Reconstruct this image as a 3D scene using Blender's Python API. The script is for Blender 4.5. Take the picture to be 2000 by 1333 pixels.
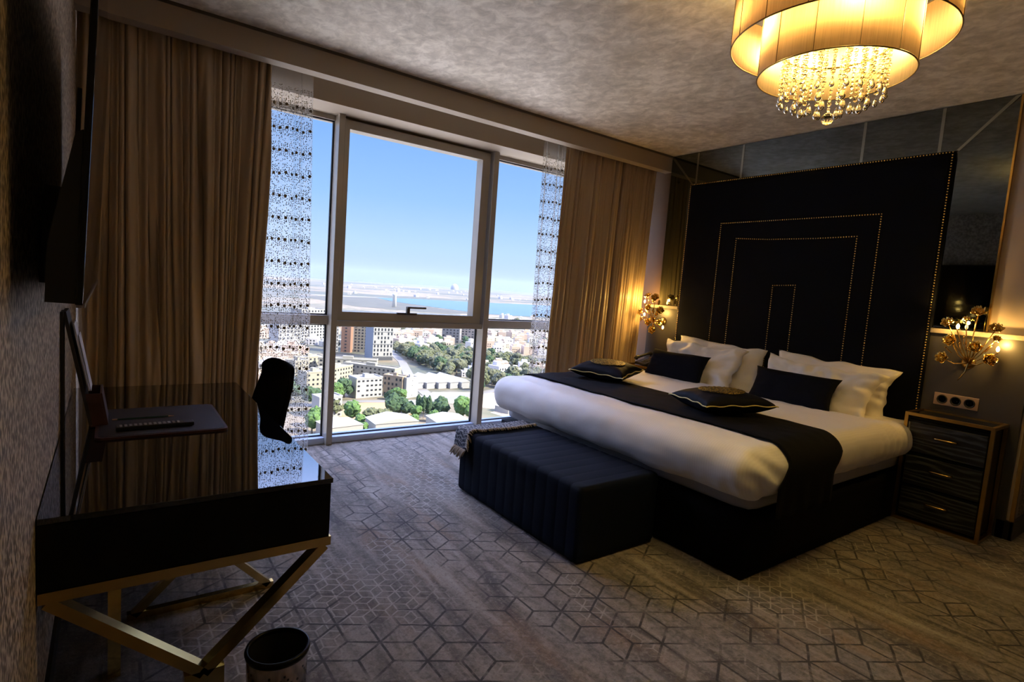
import bpy, bmesh, math, random
from mathutils import Vector, Matrix, noise, Euler
PI = math.pi
SC = bpy.context.scene
for o in list(bpy.data.objects): bpy.data.objects.remove(o)
COL = SC.collection
rnd = random.Random(7)

# ------------------------------------------------------------------ camera
cam_d = bpy.data.cameras.new('camera'); cam = bpy.data.objects.new('camera', cam_d); COL.objects.link(cam)
cam_d.sensor_width = 36; cam_d.lens = 1085.61 / 2000 * 36
cam_d.clip_start = 0.02; cam_d.clip_end = 30000
RW = Matrix(((0.81009016, 0.00351039, 0.58629482), (-0.58174376, -0.11968359, 0.80451851), (0.07299404, -0.99280588, -0.09491235)))
c0, c1, c2 = RW.col[0], RW.col[1], RW.col[2]
M = Matrix(((c0[0], -c1[0], -c2[0], 0), (c0[1], -c1[1], -c2[1], 0), (c0[2], -c1[2], -c2[2], 1.5), (0, 0, 0, 1)))
cam.matrix_world = M
SC.camera = cam

# ------------------------------------------------------------------ view, world, sun
SC.view_settings.view_transform = 'Standard'; SC.view_settings.look = 'None'
SC.view_settings.gamma = 1; SC.view_settings.use_curve_mapping = False
SC.view_settings.exposure = 0.85
W = bpy.data.worlds.new('world'); SC.world = W; W.use_nodes = True
nt = W.node_tree; nt.nodes.clear()
tc = nt.nodes.new('ShaderNodeTexCoord'); sp = nt.nodes.new('ShaderNodeSeparateXYZ')
nt.links.new(tc.outputs['Generated'], sp.inputs[0])
cr = nt.nodes.new('ShaderNodeValToRGB'); el = cr.color_ramp.elements
stops = [(0.0, (.36, .44, .58)), (0.012, (.38, .47, .63)), (0.06, (.36, .50, .72)), (0.14, (.24, .41, .72)), (0.26, (.16, .32, .68)), (0.42, (.50, .57, 1.0)), (1.0, (.58, .66, 1.1))]
el[0].position = 0; el[0].color = (*stops[0][1], 1); el[1].position = 1; el[1].color = (*stops[-1][1], 1)
for p, c in stops[1:-1]:
    e = el.new(p); e.color = (*c, 1)
nt.links.new(sp.outputs['Z'], cr.inputs[0])
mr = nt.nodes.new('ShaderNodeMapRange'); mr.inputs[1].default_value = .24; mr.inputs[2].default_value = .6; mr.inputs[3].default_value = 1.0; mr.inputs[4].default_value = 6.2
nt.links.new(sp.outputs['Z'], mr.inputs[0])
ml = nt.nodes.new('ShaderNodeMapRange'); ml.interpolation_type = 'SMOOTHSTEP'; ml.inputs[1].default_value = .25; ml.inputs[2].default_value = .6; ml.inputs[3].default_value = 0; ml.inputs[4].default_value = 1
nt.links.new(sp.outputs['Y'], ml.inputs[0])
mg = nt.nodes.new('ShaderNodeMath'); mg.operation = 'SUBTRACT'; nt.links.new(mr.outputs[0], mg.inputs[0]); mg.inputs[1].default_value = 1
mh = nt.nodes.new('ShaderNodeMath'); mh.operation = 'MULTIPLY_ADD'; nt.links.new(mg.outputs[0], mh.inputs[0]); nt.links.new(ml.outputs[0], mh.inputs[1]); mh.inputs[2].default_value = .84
bg = nt.nodes.new('ShaderNodeBackground'); wo = nt.nodes.new('ShaderNodeOutputWorld')
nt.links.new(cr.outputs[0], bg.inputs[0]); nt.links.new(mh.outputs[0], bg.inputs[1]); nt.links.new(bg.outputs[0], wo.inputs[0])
sun_d = bpy.data.lights.new('sun', 'SUN'); sun = bpy.data.objects.new('sun', sun_d); COL.objects.link(sun)
sun_d.energy = 7.0; sun_d.angle = math.radians(.6); sun_d.color = (1, .90, .76)
sun.rotation_euler = Vector((-.50, .56, -.62)).to_track_quat('-Z', 'Y').to_euler()

# ------------------------------------------------------------------ node helpers
class N:
    def __init__(s, name):
        s.m = bpy.data.materials.new(name); s.m.use_nodes = True; s.t = s.m.node_tree; s.t.nodes.clear()
        s.out = s.t.nodes.new('ShaderNodeOutputMaterial')
    def node(s, ty, **kw):
        n = s.t.nodes.new(ty)
        for k, v in kw.items(): setattr(n, k, v)
        return n
    def inp(s, sock, v):
        if isinstance(v, bpy.types.NodeSocket): s.t.links.new(v, sock)
        elif isinstance(v, (tuple, list)) and len(v) == 3 and sock.type == 'RGBA': sock.default_value = (*v, 1)
        else: sock.default_value = v
    def math(s, op, a, b=0.0, c=None, clamp=False):
        n = s.node('ShaderNodeMath', operation=op, use_clamp=clamp); s.inp(n.inputs[0], a)
        s.inp(n.inputs[1], b)
        if c is not None: s.inp(n.inputs[2], c)
        return n.outputs[0]
    def coord(s, kind='Object'):
        return s.node('ShaderNodeTexCoord').outputs[kind]
    def mapping(s, v, scale=(1, 1, 1), loc=(0, 0, 0), rot=(0, 0, 0)):
        n = s.node('ShaderNodeMapping'); s.inp(n.inputs[0], v); n.inputs['Location'].default_value = loc
        n.inputs['Rotation'].default_value = rot; n.inputs['Scale'].default_value = scale
        return n.outputs[0]
    def noise(s, v, scale=5, detail=3, rough=.5, dist=0.0, col=False):
        n = s.node('ShaderNodeTexNoise'); s.inp(n.inputs['Vector'], v); n.inputs['Scale'].default_value = scale
        n.inputs['Detail'].default_value = detail; n.inputs['Roughness'].default_value = rough; n.inputs['Distortion'].default_value = dist
        return n.outputs['Color' if col else 'Fac']
    def voro(s, v, scale=5, feat='F1', out='Distance', rand=1.0):
        n = s.node('ShaderNodeTexVoronoi', feature=feat); s.inp(n.inputs['Vector'], v); n.inputs['Scale'].default_value = scale
        n.inputs['Randomness'].default_value = rand
        return n.outputs[out]
    def wave(s, v, scale=5, dist=0, detail=2, dirn='X'):
        n = s.node('ShaderNodeTexWave', bands_direction=dirn); s.inp(n.inputs['Vector'], v); n.inputs['Scale'].default_value = scale
        n.inputs['Distortion'].default_value = dist; n.inputs['Detail'].default_value = detail
        return n.outputs['Fac']
    def ramp(s, f, stops, interp='LINEAR'):
        n = s.node('ShaderNodeValToRGB'); s.inp(n.inputs[0], f); r = n.color_ramp; r.interpolation = interp
        r.elements[0].position = stops[0][0]; r.elements[0].color = (*stops[0][1], 1)
        r.elements[1].position = stops[-1][0]; r.elements[1].color = (*stops[-1][1], 1)
        for p, c in stops[1:-1]:
            e = r.elements.new(p); e.color = (*c, 1)
        return n.outputs[0]
    def step(s, f, a, b, lo=0.0, hi=1.0):
        n = s.node('ShaderNodeMapRange', interpolation_type='SMOOTHSTEP'); s.inp(n.inputs[0], f)
        n.inputs[1].default_value = a; n.inputs[2].default_value = b; n.inputs[3].default_value = lo; n.inputs[4].default_value = hi
        return n.outputs[0]
    def mix(s, f, a, b, mode='MIX'):
        n = s.node('ShaderNodeMix', data_type='RGBA', blend_type=mode); s.inp(n.inputs[0], f); s.inp(n.inputs[6], a); s.inp(n.inputs[7], b)
        return n.outputs[2]
    def xyz(s, v):
        n = s.node('ShaderNodeSeparateXYZ'); s.inp(n.inputs[0], v); return n.outputs
    def comb(s, x, y, z=0.0):
        n = s.node('ShaderNodeCombineXYZ'); s.inp(n.inputs[0], x); s.inp(n.inputs[1], y); s.inp(n.inputs[2], z); return n.outputs[0]
    def bump(s, h, strength=.3, dist=.01):
        n = s.node('ShaderNodeBump'); s.inp(n.inputs['Height'], h); n.inputs['Strength'].default_value = strength
        n.inputs['Distance'].default_value = dist; return n.outputs[0]
    def bsdf(s, base, rough=.5, metal=0.0, normal=None, **kw):
        n = s.node('ShaderNodeBsdfPrincipled'); s.inp(n.inputs['Base Color'], base); s.inp(n.inputs['Roughness'], rough)
        s.inp(n.inputs['Metallic'], metal)
        if normal is not None: s.inp(n.inputs['Normal'], normal)
        for k, v in kw.items(): s.inp(n.inputs[k.replace('_', ' ')], v)
        return n.outputs[0]
    def done(s, sh):
        s.t.links.new(sh, s.out.inputs[0]); return s.m

def plain(name, c, rough=.5, metal=0.0, var=.08, scale=12, **kw):
    n = N(name); f = n.noise(n.coord(), scale, 3)
    col = n.mix(f, tuple(v * (1 - var) for v in c), tuple(min(1, v * (1 + var)) for v in c))
    return n.done(n.bsdf(col, rough, metal, **kw))

MT = {}
def make_materials():
    # plaster and paint
    n = N('suede_plaster'); v = n.mapping(n.coord(), (1, .8, 1), rot=(0, 0, .5))
    w = n.noise(v, 13, 7, .66, .45); w2 = n.noise(v, 2.6, 4, .6, .3)
    c = n.ramp(n.math('MULTIPLY_ADD', w2, .35, n.math('MULTIPLY', w, .65)), [(.38, (.47, .405, .305)), (.5, (.64, .56, .435)), (.60, (.82, .74, .60))])
    r = n.math('MULTIPLY_ADD', w, -.35, .70)
    MT['ceiling'] = n.done(n.bsdf(c, r, 0, n.bump(w, .12, .01)))
    n = N('wallpaper_grain'); v = n.mapping(n.coord(), (1, 1, .62))
    a = n.voro(v, 82, rand=1.0); b = n.noise(v, 60, 4, .7); c3 = n.noise(v, 5, 2)
    f = n.math('ADD', n.math('MULTIPLY', a, .55), n.math('MULTIPLY', b, .6))
    c = n.ramp(f, [(.44, (.05, .035, .022)), (.56, (.21, .155, .105)), (.68, (.56, .46, .36))])
    c = n.mix(n.math('MULTIPLY', c3, .35), c, (.26, .22, .20))
    MT['wallpaper'] = n.done(n.bsdf(c, .6, 0, n.bump(f, .3, .004)))
    MT['paint'] = plain('beige_paint', (.37, .295, .21), .6, 0, .04, 3)
    MT['paint_wall'] = plain('warm_grey_paint', (.46, .38, .32), .55, 0, .08, 2)
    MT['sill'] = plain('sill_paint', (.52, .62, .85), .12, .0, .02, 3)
    MT['white_paint'] = plain('white_paint', (.74, .70, .62), .5, 0, .03, 3)
    MT['frame'] = plain('window_frame_paint', (.37, .33, .275), .22, .0, .03, 6)
    MT['gasket'] = plain('black_rubber', (.012, .013, .015), .5)
    MT['black'] = plain('black_plastic', (.012, .012, .013), .35)
    MT['dark_metal'] = plain('dark_handle_metal', (.10, .09, .08), .35, .8)
    MT['baseboard'] = plain('black_baseboard', (.012, .011, .012), .3)
    MT['gold'] = plain('brushed_gold', (.60, .40, .13), .24, 1.0, .12, 30)
    MT['gold_bright'] = plain('polished_gold', (.92, .70, .26), .10, 1.0, .08, 30)
    MT['gold_dark'] = plain('antique_gold', (.42, .27, .08), .3, 1.0, .15, 20)
    MT['nail'] = plain('brass_nails', (.75, .52, .18), .25, 1.0)
    n = N('black_gloss_glass')
    MT['gloss'] = n.done(n.bsdf(n.mix(n.noise(n.coord(), 3), (.004, .004, .005), (.006, .006, .007)), .015, 0, IOR=1.62, Coat_Weight=.6, Coat_Roughness=.01))
    MT['black_lacquer'] = plain('black_lacquer', (.003, .003, .0035), .3, Specular_IOR_Level=.15)
    n = N('smoked_mirror'); sv = n.coord(); sp_ = n.voro(sv, 3.6, 'F1'); sn = n.noise(sv, 2.3, 2); spot = n.math('MULTIPLY', n.step(sp_, .07, .11, 1, 0), n.step(sn, .50, .54))
    MT['mirror'] = n.done(n.bsdf(n.mix(n.math('MULTIPLY', spot, .85), n.mix(n.noise(sv, 2), (.13, .155, .16), (.16, .185, .19)), (.01, .01, .01)), .03, 1.0))
    n = N('bevel_mirror'); MT['bevel'] = n.done(n.bsdf(n.mix(n.noise(n.coord(), 2), (.36, .40, .38), (.42, .45, .42)), .22, 1.0))
    # velvet / fabrics
    def fabric(name, c, rough=.85, sheen=.3, weave=400, bs=.08):
        n = N(name); v = n.coord(); f = n.noise(v, weave, 2); g = n.noise(v, 4, 3)
        col = n.mix(g, tuple(x * .8 for x in c), tuple(x * 1.2 for x in c))
        return n.done(n.bsdf(col, rough, 0, n.bump(f, bs, .001), Specular_IOR_Level=.12 if max(c) < .03 else .5, Sheen_Weight=sheen, Sheen_Roughness=.4, Sheen_Tint=tuple(min(1, x * 6 + .05) for x in c)))
    MT['velvet'] = fabric('black_velvet', (.003, .0035, .007), .85, .03)
    MT['velvet_blue'] = fabric('midnight_velvet', (.0035, .006, .014), .8, .05)
    MT['black_cloth'] = fabric('black_cloth', (.0032, .0032, .0045), .9, .01)
    MT['satin_black'] = fabric('black_satin', (.004, .0045, .009), .6, .03)
    MT['base_cloth'] = fabric('bed_base_cloth', (.003, .003, .004), .9, .02)
    n = N('white_cotton_stripe'); v = n.coord(); x = n.xyz(v)[1]
    st = n.math('SINE', n.math('MULTIPLY', x, 420)); g = n.noise(v, 3, 3)
    col = n.mix(n.math('MULTIPLY_ADD', st, .5, .5), (.72, .69, .66), (.76, .73, .70))
    MT['sheet'] = n.done(n.bsdf(col, .55, 0, n.bump(n.noise(v, 7, 4), .12, .02), Sheen_Weight=.2))
    MT['pillow'] = plain('white_pillow_cotton', (.78, .75, .71), .65, 0, .03, 5, Sheen_Weight=.2)
    MT['mattress'] = plain('grey_mattress_ticking', (.36, .36, .38), .8, 0, .06, 20)
    n = N('brown_satin_curtain'); v = n.coord(); f = n.noise(n.mapping(v, (1, 1, .05)), 30, 2)
    c = n.mix(f, (.40, .29, .17), (.50, .37, .23))
    sh = n.bsdf(c, .36, 0, Sheen_Weight=.15)
    tr = n.node('ShaderNodeBsdfTranslucent'); n.inp(tr.inputs[0], (.22, .13, .06))
    mx = n.node('ShaderNodeMixShader'); mx.inputs[0].default_value = .08; n.t.links.new(sh, mx.inputs[1]); n.t.links.new(tr.outputs[0], mx.inputs[2])
    MT['curtain'] = n.done(mx.outputs[0])
    # embroidered sheer : UV in metres
    n = N('embroidered_sheer'); uv = n.coord('UV'); s = n.xyz(uv); u, vv = s[0], s[1]
    def dots(scale_u, scale_v, rad, jit, off=0.0):
        cu = n.math('MULTIPLY', n.math('ADD', u, off), 1 / scale_u); cv = n.math('MULTIPLY', vv, 1 / scale_v)
        iu = n.math('FLOOR', cu); iv = n.math('FLOOR', cv)
        wn = n.node('ShaderNodeTexWhiteNoise', noise_dimensions='3D'); n.inp(wn.inputs['Vector'], n.comb(iu, iv, off * 7 + 1))
        rs = n.xyz(wn.outputs['Color'])
        fu = n.math('SUBTRACT', n.math('FRACT', cu), n.math('MULTIPLY_ADD', rs[0], jit, .5 - jit / 2))
        fv = n.math('SUBTRACT', n.math('FRACT', cv), n.math('MULTIPLY_ADD', rs[1], jit, .5 - jit / 2))
        du = n.math('MULTIPLY', fu, scale_u); dv = n.math('MULTIPLY', fv, scale_v)
        d = n.math('SQRT', n.math('ADD', n.math('MULTIPLY', du, du), n.math('MULTIPLY', dv, dv)))
        return n.math('LESS_THAN', d, rad), rs[2]
    big, _ = dots(.052, .165, .0115, .12)
    sm, r1 = dots(.017, .0135, .0040, .55, .31)
    tiny, r2 = dots(.012, .0195, .0030, .6, .77)
    band = n.math('ABSOLUTE', n.math('SUBTRACT', n.math('FRACT', n.math('MULTIPLY', vv, 1 / .165)), .5))
    near = n.math('LESS_THAN', band, n.math('MULTIPLY_ADD', r1, .50, .08))
    sm = n.math('MULTIPLY', sm, near); tiny = n.math('MULTIPLY', tiny, n.math('GREATER_THAN', r2, .55))
    mask = n.math('MAXIMUM', big, n.math('MAXIMUM', sm, tiny))
    topless = n.math('LESS_THAN', vv, 2.86); mask = n.math('MULTIPLY', mask, topless)
    emb = n.bsdf((.17, .13, .075), .5, .2)
    trn = n.node('ShaderNodeBsdfTransparent'); tl = n.node('ShaderNodeBsdfTranslucent'); n.inp(tl.inputs[0], (.75, .72, .66))
    df = n.node('ShaderNodeBsdfDiffuse'); n.inp(df.inputs[0], (.70, .66, .58))
    m1 = n.node('ShaderNodeMixShader'); m1.inputs[0].default_value = .45; n.t.links.new(tl.outputs[0], m1.inputs[1]); n.t.links.new(df.outputs[0], m1.inputs[2])
    m2 = n.node('ShaderNodeMixShader'); m2.inputs[0].default_value = .30; n.t.links.new(trn.outputs[0], m2.inputs[1]); n.t.links.new(m1.outputs[0], m2.inputs[2])
    m3 = n.node('ShaderNodeMixShader'); n.inp(m3.inputs[0], mask); n.t.links.new(m2.outputs[0], m3.inputs[1]); n.t.links.new(emb, m3.inputs[2])
    MT['sheer'] = n.done(m3.outputs[0])
    # window glass
    n = N('window_glass'); t_ = n.node('ShaderNodeBsdfTransparent'); n.inp(t_.inputs[0], (.96, .98, .98))
    MT['glass'] = n.done(t_.outputs[0])
    n = N('crystal'); g_ = n.node('ShaderNodeBsdfGlass'); n.inp(g_.inputs[0], (1, .97, .90)); g_.inputs['IOR'].default_value = 1.5; g_.inputs['Roughness'].default_value = 0.0
    MT['crystal'] = n.done(g_.outputs[0])
    # lamp shade: pleated organza
    n = N('pleated_shade'); v = n.coord(); s = n.xyz(v)
    ang = n.math('ARCTAN2', s[1], s[0]); f = n.noise(n.comb(n.math('MULTIPLY', ang, 18), n.math('MULTIPLY', s[2], 1.2), 0.0), 3.5, 4, .7)
    c = n.mix(f, (.50, .37, .24), (.94, .80, .62))
    d = n.node('ShaderNodeBsdfDiffuse'); n.inp(d.inputs[0], c); t_ = n.node('ShaderNodeBsdfTranslucent'); n.inp(t_.inputs[0], c)
    m = n.node('ShaderNodeMixShader'); m.inputs[0].default_value = .5; n.t.links.new(d.outputs[0], m.inputs[1]); n.t.links.new(t_.outputs[0], m.inputs[2])
    MT['shade'] = n.done(m.outputs[0])
    MT['shade_rim'] = plain('bronze_shade_rim', (.16, .10, .04), .4, .5)
    n = N('lit_bulb'); e = n.node('ShaderNodeEmission'); n.inp(e.inputs[0], (1, .66, .24)); e.inputs[1].default_value = 9
    MT['bulb'] = n.done(e.outputs[0])
    MT['wood'] = None
    n = N('black_ash_wood'); v = n.mapping(n.coord(), (1, 1, 2.2)); f = n.wave(n.mapping(n.coord(), (2, 1.6, 9)), 1.0, 16, 3, 'Z')
    c = n.ramp(f, [(.3, (.004, .004, .005)), (.7, (.016, .018, .021)), (.95, (.045, .050, .054))])
    MT['wood'] = n.done(n.bsdf(c, .38, 0, n.bump(f, .2, .003)))
    MT['panel_dark'] = plain('slate_wall_panel', (.045, .042, .042), .35, 0, .12, 3)
    MT['ledge'] = plain('taupe_ledge', (.30, .26, .21), .4, 0, .05, 5)
    n = N('brown_leather'); v = n.coord(); f = n.noise(v, 180, 3)
    MT['leather'] = n.done(n.bsdf(n.mix(n.noise(v, 8), (.045, .014, .010), (.075, .024, .016)), .42, 0, n.bump(f, .15, .002)))
    n = N('dark_leather'); v = n.coord(); f = n.noise(v, 220, 3)
    MT['leather_dark'] = n.done(n.bsdf(n.mix(n.noise(v, 8), (.020, .016, .017), (.030, .024, .024)), .5, 0, n.bump(f, .1, .002)))
    MT['paper'] = plain('pale_paper', (.55, .54, .62), .6, 0, .05, 6)
    MT['pencil'] = plain('green_pencil_paint', (.01, .05, .03), .35)
    MT['pencil_wood'] = plain('bare_wood', (.5, .33, .2), .6)
    MT['key'] = plain('pale_rubber_keys', (.30, .28, .27), .6)
    MT['key_dark'] = plain('dark_rubber_keys', (.07, .065, .07), .6)
    n = N('steel'); MT['steel'] = n.done(n.bsdf(n.mix(n.noise(n.mapping(n.coord(), (60, 60, .6)), 4), (.34, .30, .27), (.55, .50, .46)), .2, 1.0))
    MT['socket_plate'] = plain('brushed_bronze_plate', (.50, .36, .26), .35, .6)
    MT['tv_screen'] = plain('tv_screen_glass', (.006, .006, .007), .05, 0)
    MT['emblem'] = None
    n = N('gold_embroidery'); v = n.coord(); a = n.voro(v, 75, 'F1'); b = n.noise(v, 60, 3)
    c = n.ramp(n.math('ADD', a, n.math('MULTIPLY', b, .4)), [(.30, (.62, .42, .08)), (.62, (.30, .19, .03)), (.8, (.03, .02, .01))])
    MT['emblem'] = n.done(n.bsdf(c, .45, .5, n.bump(a, .6, .004)))
    MT['piping'] = plain('yellow_piping', (.65, .55, .22), .5, .2)
    n = N('patterned_throw'); v = n.coord('UV'); a = n.voro(n.mapping(v, (1, 1, 1)), 30, 'DISTANCE_TO_EDGE'); b = n.wave(v, 9, 9, 2)
    f = n.math('MULTIPLY', n.step(a, .02, .06, 1, 0), 1.0); g = n.step(b, .78, .86)
    c = n.mix(n.math('MAXIMUM', f, g), (.012, .015, .028), (.26, .26, .27))
    MT['throw'] = n.done(n.bsdf(c, .8, 0))
    MT['fringe'] = plain('beige_fringe', (.30, .24, .18), .85)
    MT['carpet'] = carpet()

def carpet():
    n = N('patterned_carpet'); P = n.coord(); s = n.xyz(P)
    wob = n.noise(P, 9, 2, .5, 0, True); wv = n.node('ShaderNodeVectorMath', operation='SCALE'); n.inp(wv.inputs[0], wob); wv.inputs['Scale'].default_value = .010
    ad = n.node('ShaderNodeVectorMath', operation='ADD'); n.inp(ad.inputs[0], P); n.t.links.new(wv.outputs[0], ad.inputs[1])
    s2 = n.xyz(ad.outputs[0])
    def rhomb(cell, ox, oy):
        px = n.math('MULTIPLY', n.math('SUBTRACT', s2[0], ox), 1 / cell); py = n.math('MULTIPLY', n.math('SUBTRACT', s2[1], oy), 1 / cell)
        R3 = math.sqrt(3)
        def cel(o1, o2):
            a = n.math('SUBTRACT', n.math('FLOORED_MODULO', n.math('SUBTRACT', px, o1), 1.0), .5)
            b = n.math('SUBTRACT', n.math('FLOORED_MODULO', n.math('SUBTRACT', py, o2), R3), R3 / 2)
            return a, b, n.math('ADD', n.math('MULTIPLY', a, a), n.math('MULTIPLY', b, b))
        ax, ay, al = cel(0.0, 0.0); bx, by, bl = cel(.5, R3 / 2)
        k = n.math('LESS_THAN', al, bl)
        qx = n.math('ADD', n.math('MULTIPLY', k, n.math('SUBTRACT', ax, bx)), bx)
        qy = n.math('ADD', n.math('MULTIPLY', k, n.math('SUBTRACT', ay, by)), by)
        m = n.math('ABSOLUTE', qx)
        for c_, s_ in ((.5, R3 / 2), (.5, -R3 / 2)):
            m = n.math('MAXIMUM', m, n.math('ABSOLUTE', n.math('ADD', n.math('MULTIPLY', qx, c_), n.math('MULTIPLY', qy, s_))))
        d = n.math('SUBTRACT', .5, m)
        for dx, dy in ((0, 1), (-R3 / 2, -.5), (R3 / 2, -.5)):
            dot = n.math('ADD', n.math('MULTIPLY', qx, dx), n.math('MULTIPLY', qy, dy))
            crs = n.math('ABSOLUTE', n.math('SUBTRACT', n.math('MULTIPLY', qx, dy), n.math('MULTIPLY', qy, dx)))
            crs = n.math('ADD', crs, n.math('MULTIPLY', n.math('LESS_THAN', dot, 0.0), 9.0))
            d = n.math('MINIMUM', d, crs)
        return n.math('MULTIPLY', d, cell)
    big = rhomb(.234, 1.153, 1.827 - .234 / math.sqrt(3) - .234 * math.sqrt(3) / 2)
    sml = rhomb(.104, 1.18, 1.66)
    st = n.mapping(P, (1, .16, 1)); streak = n.noise(st, 11, 5, .62, .4); streak2 = n.noise(st, 3.1, 3, .55); fine = n.noise(P, 120, 3, .7)
    mid = n.noise(P, 26, 4, .65, .8)
    base = n.ramp(streak, [(.34, (.050, .043, .038)), (.45, (.13, .107, .088)), (.55, (.25, .212, .178)), (.70, (.37, .33, .285))])
    base = n.mix(n.step(streak2, .42, .62, 0, .6), base, n.ramp(mid, [(.3, (.085, .083, .080)), (.7, (.28, .255, .225))]))
    warm = n.noise(n.mapping(P, (1, .3, 1), loc=(3, 5, 0)), 5, 3)
    base = n.mix(n.step(warm, .52, .72, 0, .5), base, (.25, .145, .075))
    mot = n.noise(P, 42, 5, .75, .6); base = n.mix(n.step(mot, .50, .64, 0, .45), base, (.34, .30, .26)); base = n.mix(n.step(mot, .48, .36, 0, .5), base, (.055, .045, .038))
    base = n.mix(n.math('MULTIPLY', n.step(fine, .35, .7), .3), base, (.10, .085, .075))
    mb = n.step(n.noise(n.mapping(P, (1, .55, 1), loc=(1.3, 0, 0)), 1.7, 3, .6), .43, .53)
    ms = n.step(n.noise(n.mapping(P, (1, .5, 1), loc=(7.7, 2, 0)), 2.0, 3, .6), .50, .60)
    wear = n.step(n.noise(P, 14, 4, .6), .35, .5, .45, 1)
    lb = n.math('MULTIPLY', n.math('MULTIPLY', n.step(big, .0035, .0075, 1, 0), mb), wear)
    ls = n.math('MULTIPLY', n.math('MULTIPLY', n.step(sml, .0022, .0050, 1, 0), ms), n.math('MULTIPLY', wear, .62))
    cin = n.mix(n.math('MULTIPLY', ms, .28), base, (.09, .08, .07))
    c = n.mix(ls, cin, (.42, .38, .33)); c = n.mix(n.math('MULTIPLY', lb, .95), c, (.024, .021, .021))
    return n.done(n.bsdf(c, .92, 0, n.bump(fine, .5, .004), Sheen_Weight=.15))

make_materials()

# ------------------------------------------------------------------ object helpers
def obj(name, bm, m, parent=None, smooth=False, loc=None, rot=None):
    me = bpy.data.meshes.new(name)
    if isinstance(bm, bmesh.types.BMesh):
        bmesh.ops.recalc_face_normals(bm, faces=bm.faces[:]); bm.to_mesh(me); bm.free()
    else: me = bm
    for x in (m if isinstance(m, (list, tuple)) else [m]): me.materials.append(x)
    if smooth:
        for p in me.polygons: p.use_smooth = True
    o = bpy.data.objects.new(name, me); COL.objects.link(o)
    if parent is not None: o.parent = parent
    if loc is not None: o.location = loc
    if rot is not None: o.rotation_euler = rot
    return o
def tag(o, label, cat, group=None, kind=None):
    o['label'] = label; o['category'] = cat
    if group: o['group'] = group
    if kind: o['kind'] = kind
    return o
def thing(name, label, cat, loc=(0, 0, 0), rz=0, group=None):
    o = bpy.data.objects.new(name, None); COL.objects.link(o); o.location = loc; o.rotation_euler = (0, 0, rz)
    o.empty_display_size = .1
    return tag(o, label, cat, group)
def struct(name, bm, m, smooth=False, parent=None):
    o = obj(name, bm, m, parent, smooth)
    if parent is None: o['kind'] = 'structure'
    return o
def dup(root, loc, rz=0, label=None, name=None):
    r = root.copy(); COL.objects.link(r); r.location = loc; r.rotation_euler = (0, 0, rz)
    if label: r['label'] = label
    def rec(a, b):
        for ch in [c for c in bpy.data.objects if c.parent == a]:
            c = ch.copy(); COL.objects.link(c); c.parent = b; rec(ch, c)
    rec(root, r)
    return r
def BM(): return bmesh.new()
def box(bm, x0, x1, y0, y1, z0, z1, mi=0, bev=0):
    vs = [bm.verts.new(p) for p in ((x0, y0, z0), (x1, y0, z0), (x1, y1, z0), (x0, y1, z0), (x0, y0, z1), (x1, y0, z1), (x1, y1, z1), (x0, y1, z1))]
    fs = [bm.faces.new([vs[i] for i in q]) for q in ((3, 2, 1, 0), (4, 5, 6, 7), (0, 1, 5, 4), (1, 2, 6, 5), (2, 3, 7, 6), (3, 0, 4, 7))]
    for f in fs: f.material_index = mi
    if bev > 0:
        es = list({e for f in fs for e in f.edges}); bmesh.ops.bevel(bm, geom=es, offset=bev, segments=2, affect='EDGES', profile=.5)
    return bm
def bx(*a, **k): return box(BM(), *a, **k)
def lathe(bm, prof, seg=32, c=(0, 0, 0), close=False, a0=0):
    rings = []
    for r, z in prof:
        rings.append([bm.verts.new((c[0] + r * math.cos(a0 + 2 * PI * i / seg), c[1] + r * math.sin(a0 + 2 * PI * i / seg), c[2] + z)) for i in range(seg)] if r > 1e-6 else [bm.verts.new((c[0], c[1], c[2] + z))])
    for a, b in zip(rings, rings[1:]):
        for i in range(seg):
            j = (i + 1) % seg
            if len(a) == 1 and len(b) == 1: continue
            if len(a) == 1: bm.faces.new((a[0], b[i], b[j]))
            elif len(b) == 1: bm.faces.new((a[i], a[j], b[0]))
            else: bm.faces.new((a[i], a[j], b[j], b[i]))
    return bm
def tube(bm, pts, r, seg=8, caps=True, rs=None):
    pts = [Vector(p) for p in pts]; n = len(pts); prev = None; rings = []
    up = Vector((0, 0, 1))
    for i, p in enumerate(pts):
        t = (pts[min(i + 1, n - 1)] - pts[max(i - 1, 0)]).normalized()
        if prev is None:
            a = t.cross(up)
            if a.length < 1e-3: a = t.cross(Vector((1, 0, 0)))
            a.normalize()
        else:
            a = prev - t * prev.dot(t); a.normalize()
        prev = a; b = t.cross(a); rr = rs[i] if rs else r
        rings.append([bm.verts.new(p + (a * math.cos(2 * PI * k / seg) + b * math.sin(2 * PI * k / seg)) * rr) for k in range(seg)])
    for A, B in zip(rings, rings[1:]):
        for k in range(seg):
            j = (k + 1) % seg; bm.faces.new((A[k], A[j], B[j], B[k]))
    if caps:
        bm.faces.new(rings[0][::-1]); bm.faces.new(rings[-1])
    return bm
def bar(bm, a, b, w, h, side=Vector((0, 1, 0)), bev=0):
    """rectangular bar from a to b; w along side, h across"""
    a, b = Vector(a), Vector(b); t = (b - a).normalized(); s = (side - t * side.dot(t)).normalized(); u = t.cross(s)
    vs = [bm.verts.new(p + s * (w / 2) * i + u * (h / 2) * j) for p in (a, b) for i, j in ((-1, -1), (1, -1), (1, 1), (-1, 1))]
    for q in ((3, 2, 1, 0), (4, 5, 6, 7), (0, 1, 5, 4), (1, 2, 6, 5), (2, 3, 7, 6), (3, 0, 4, 7)): bm.faces.new([vs[i] for i in q])
    return bm
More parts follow.
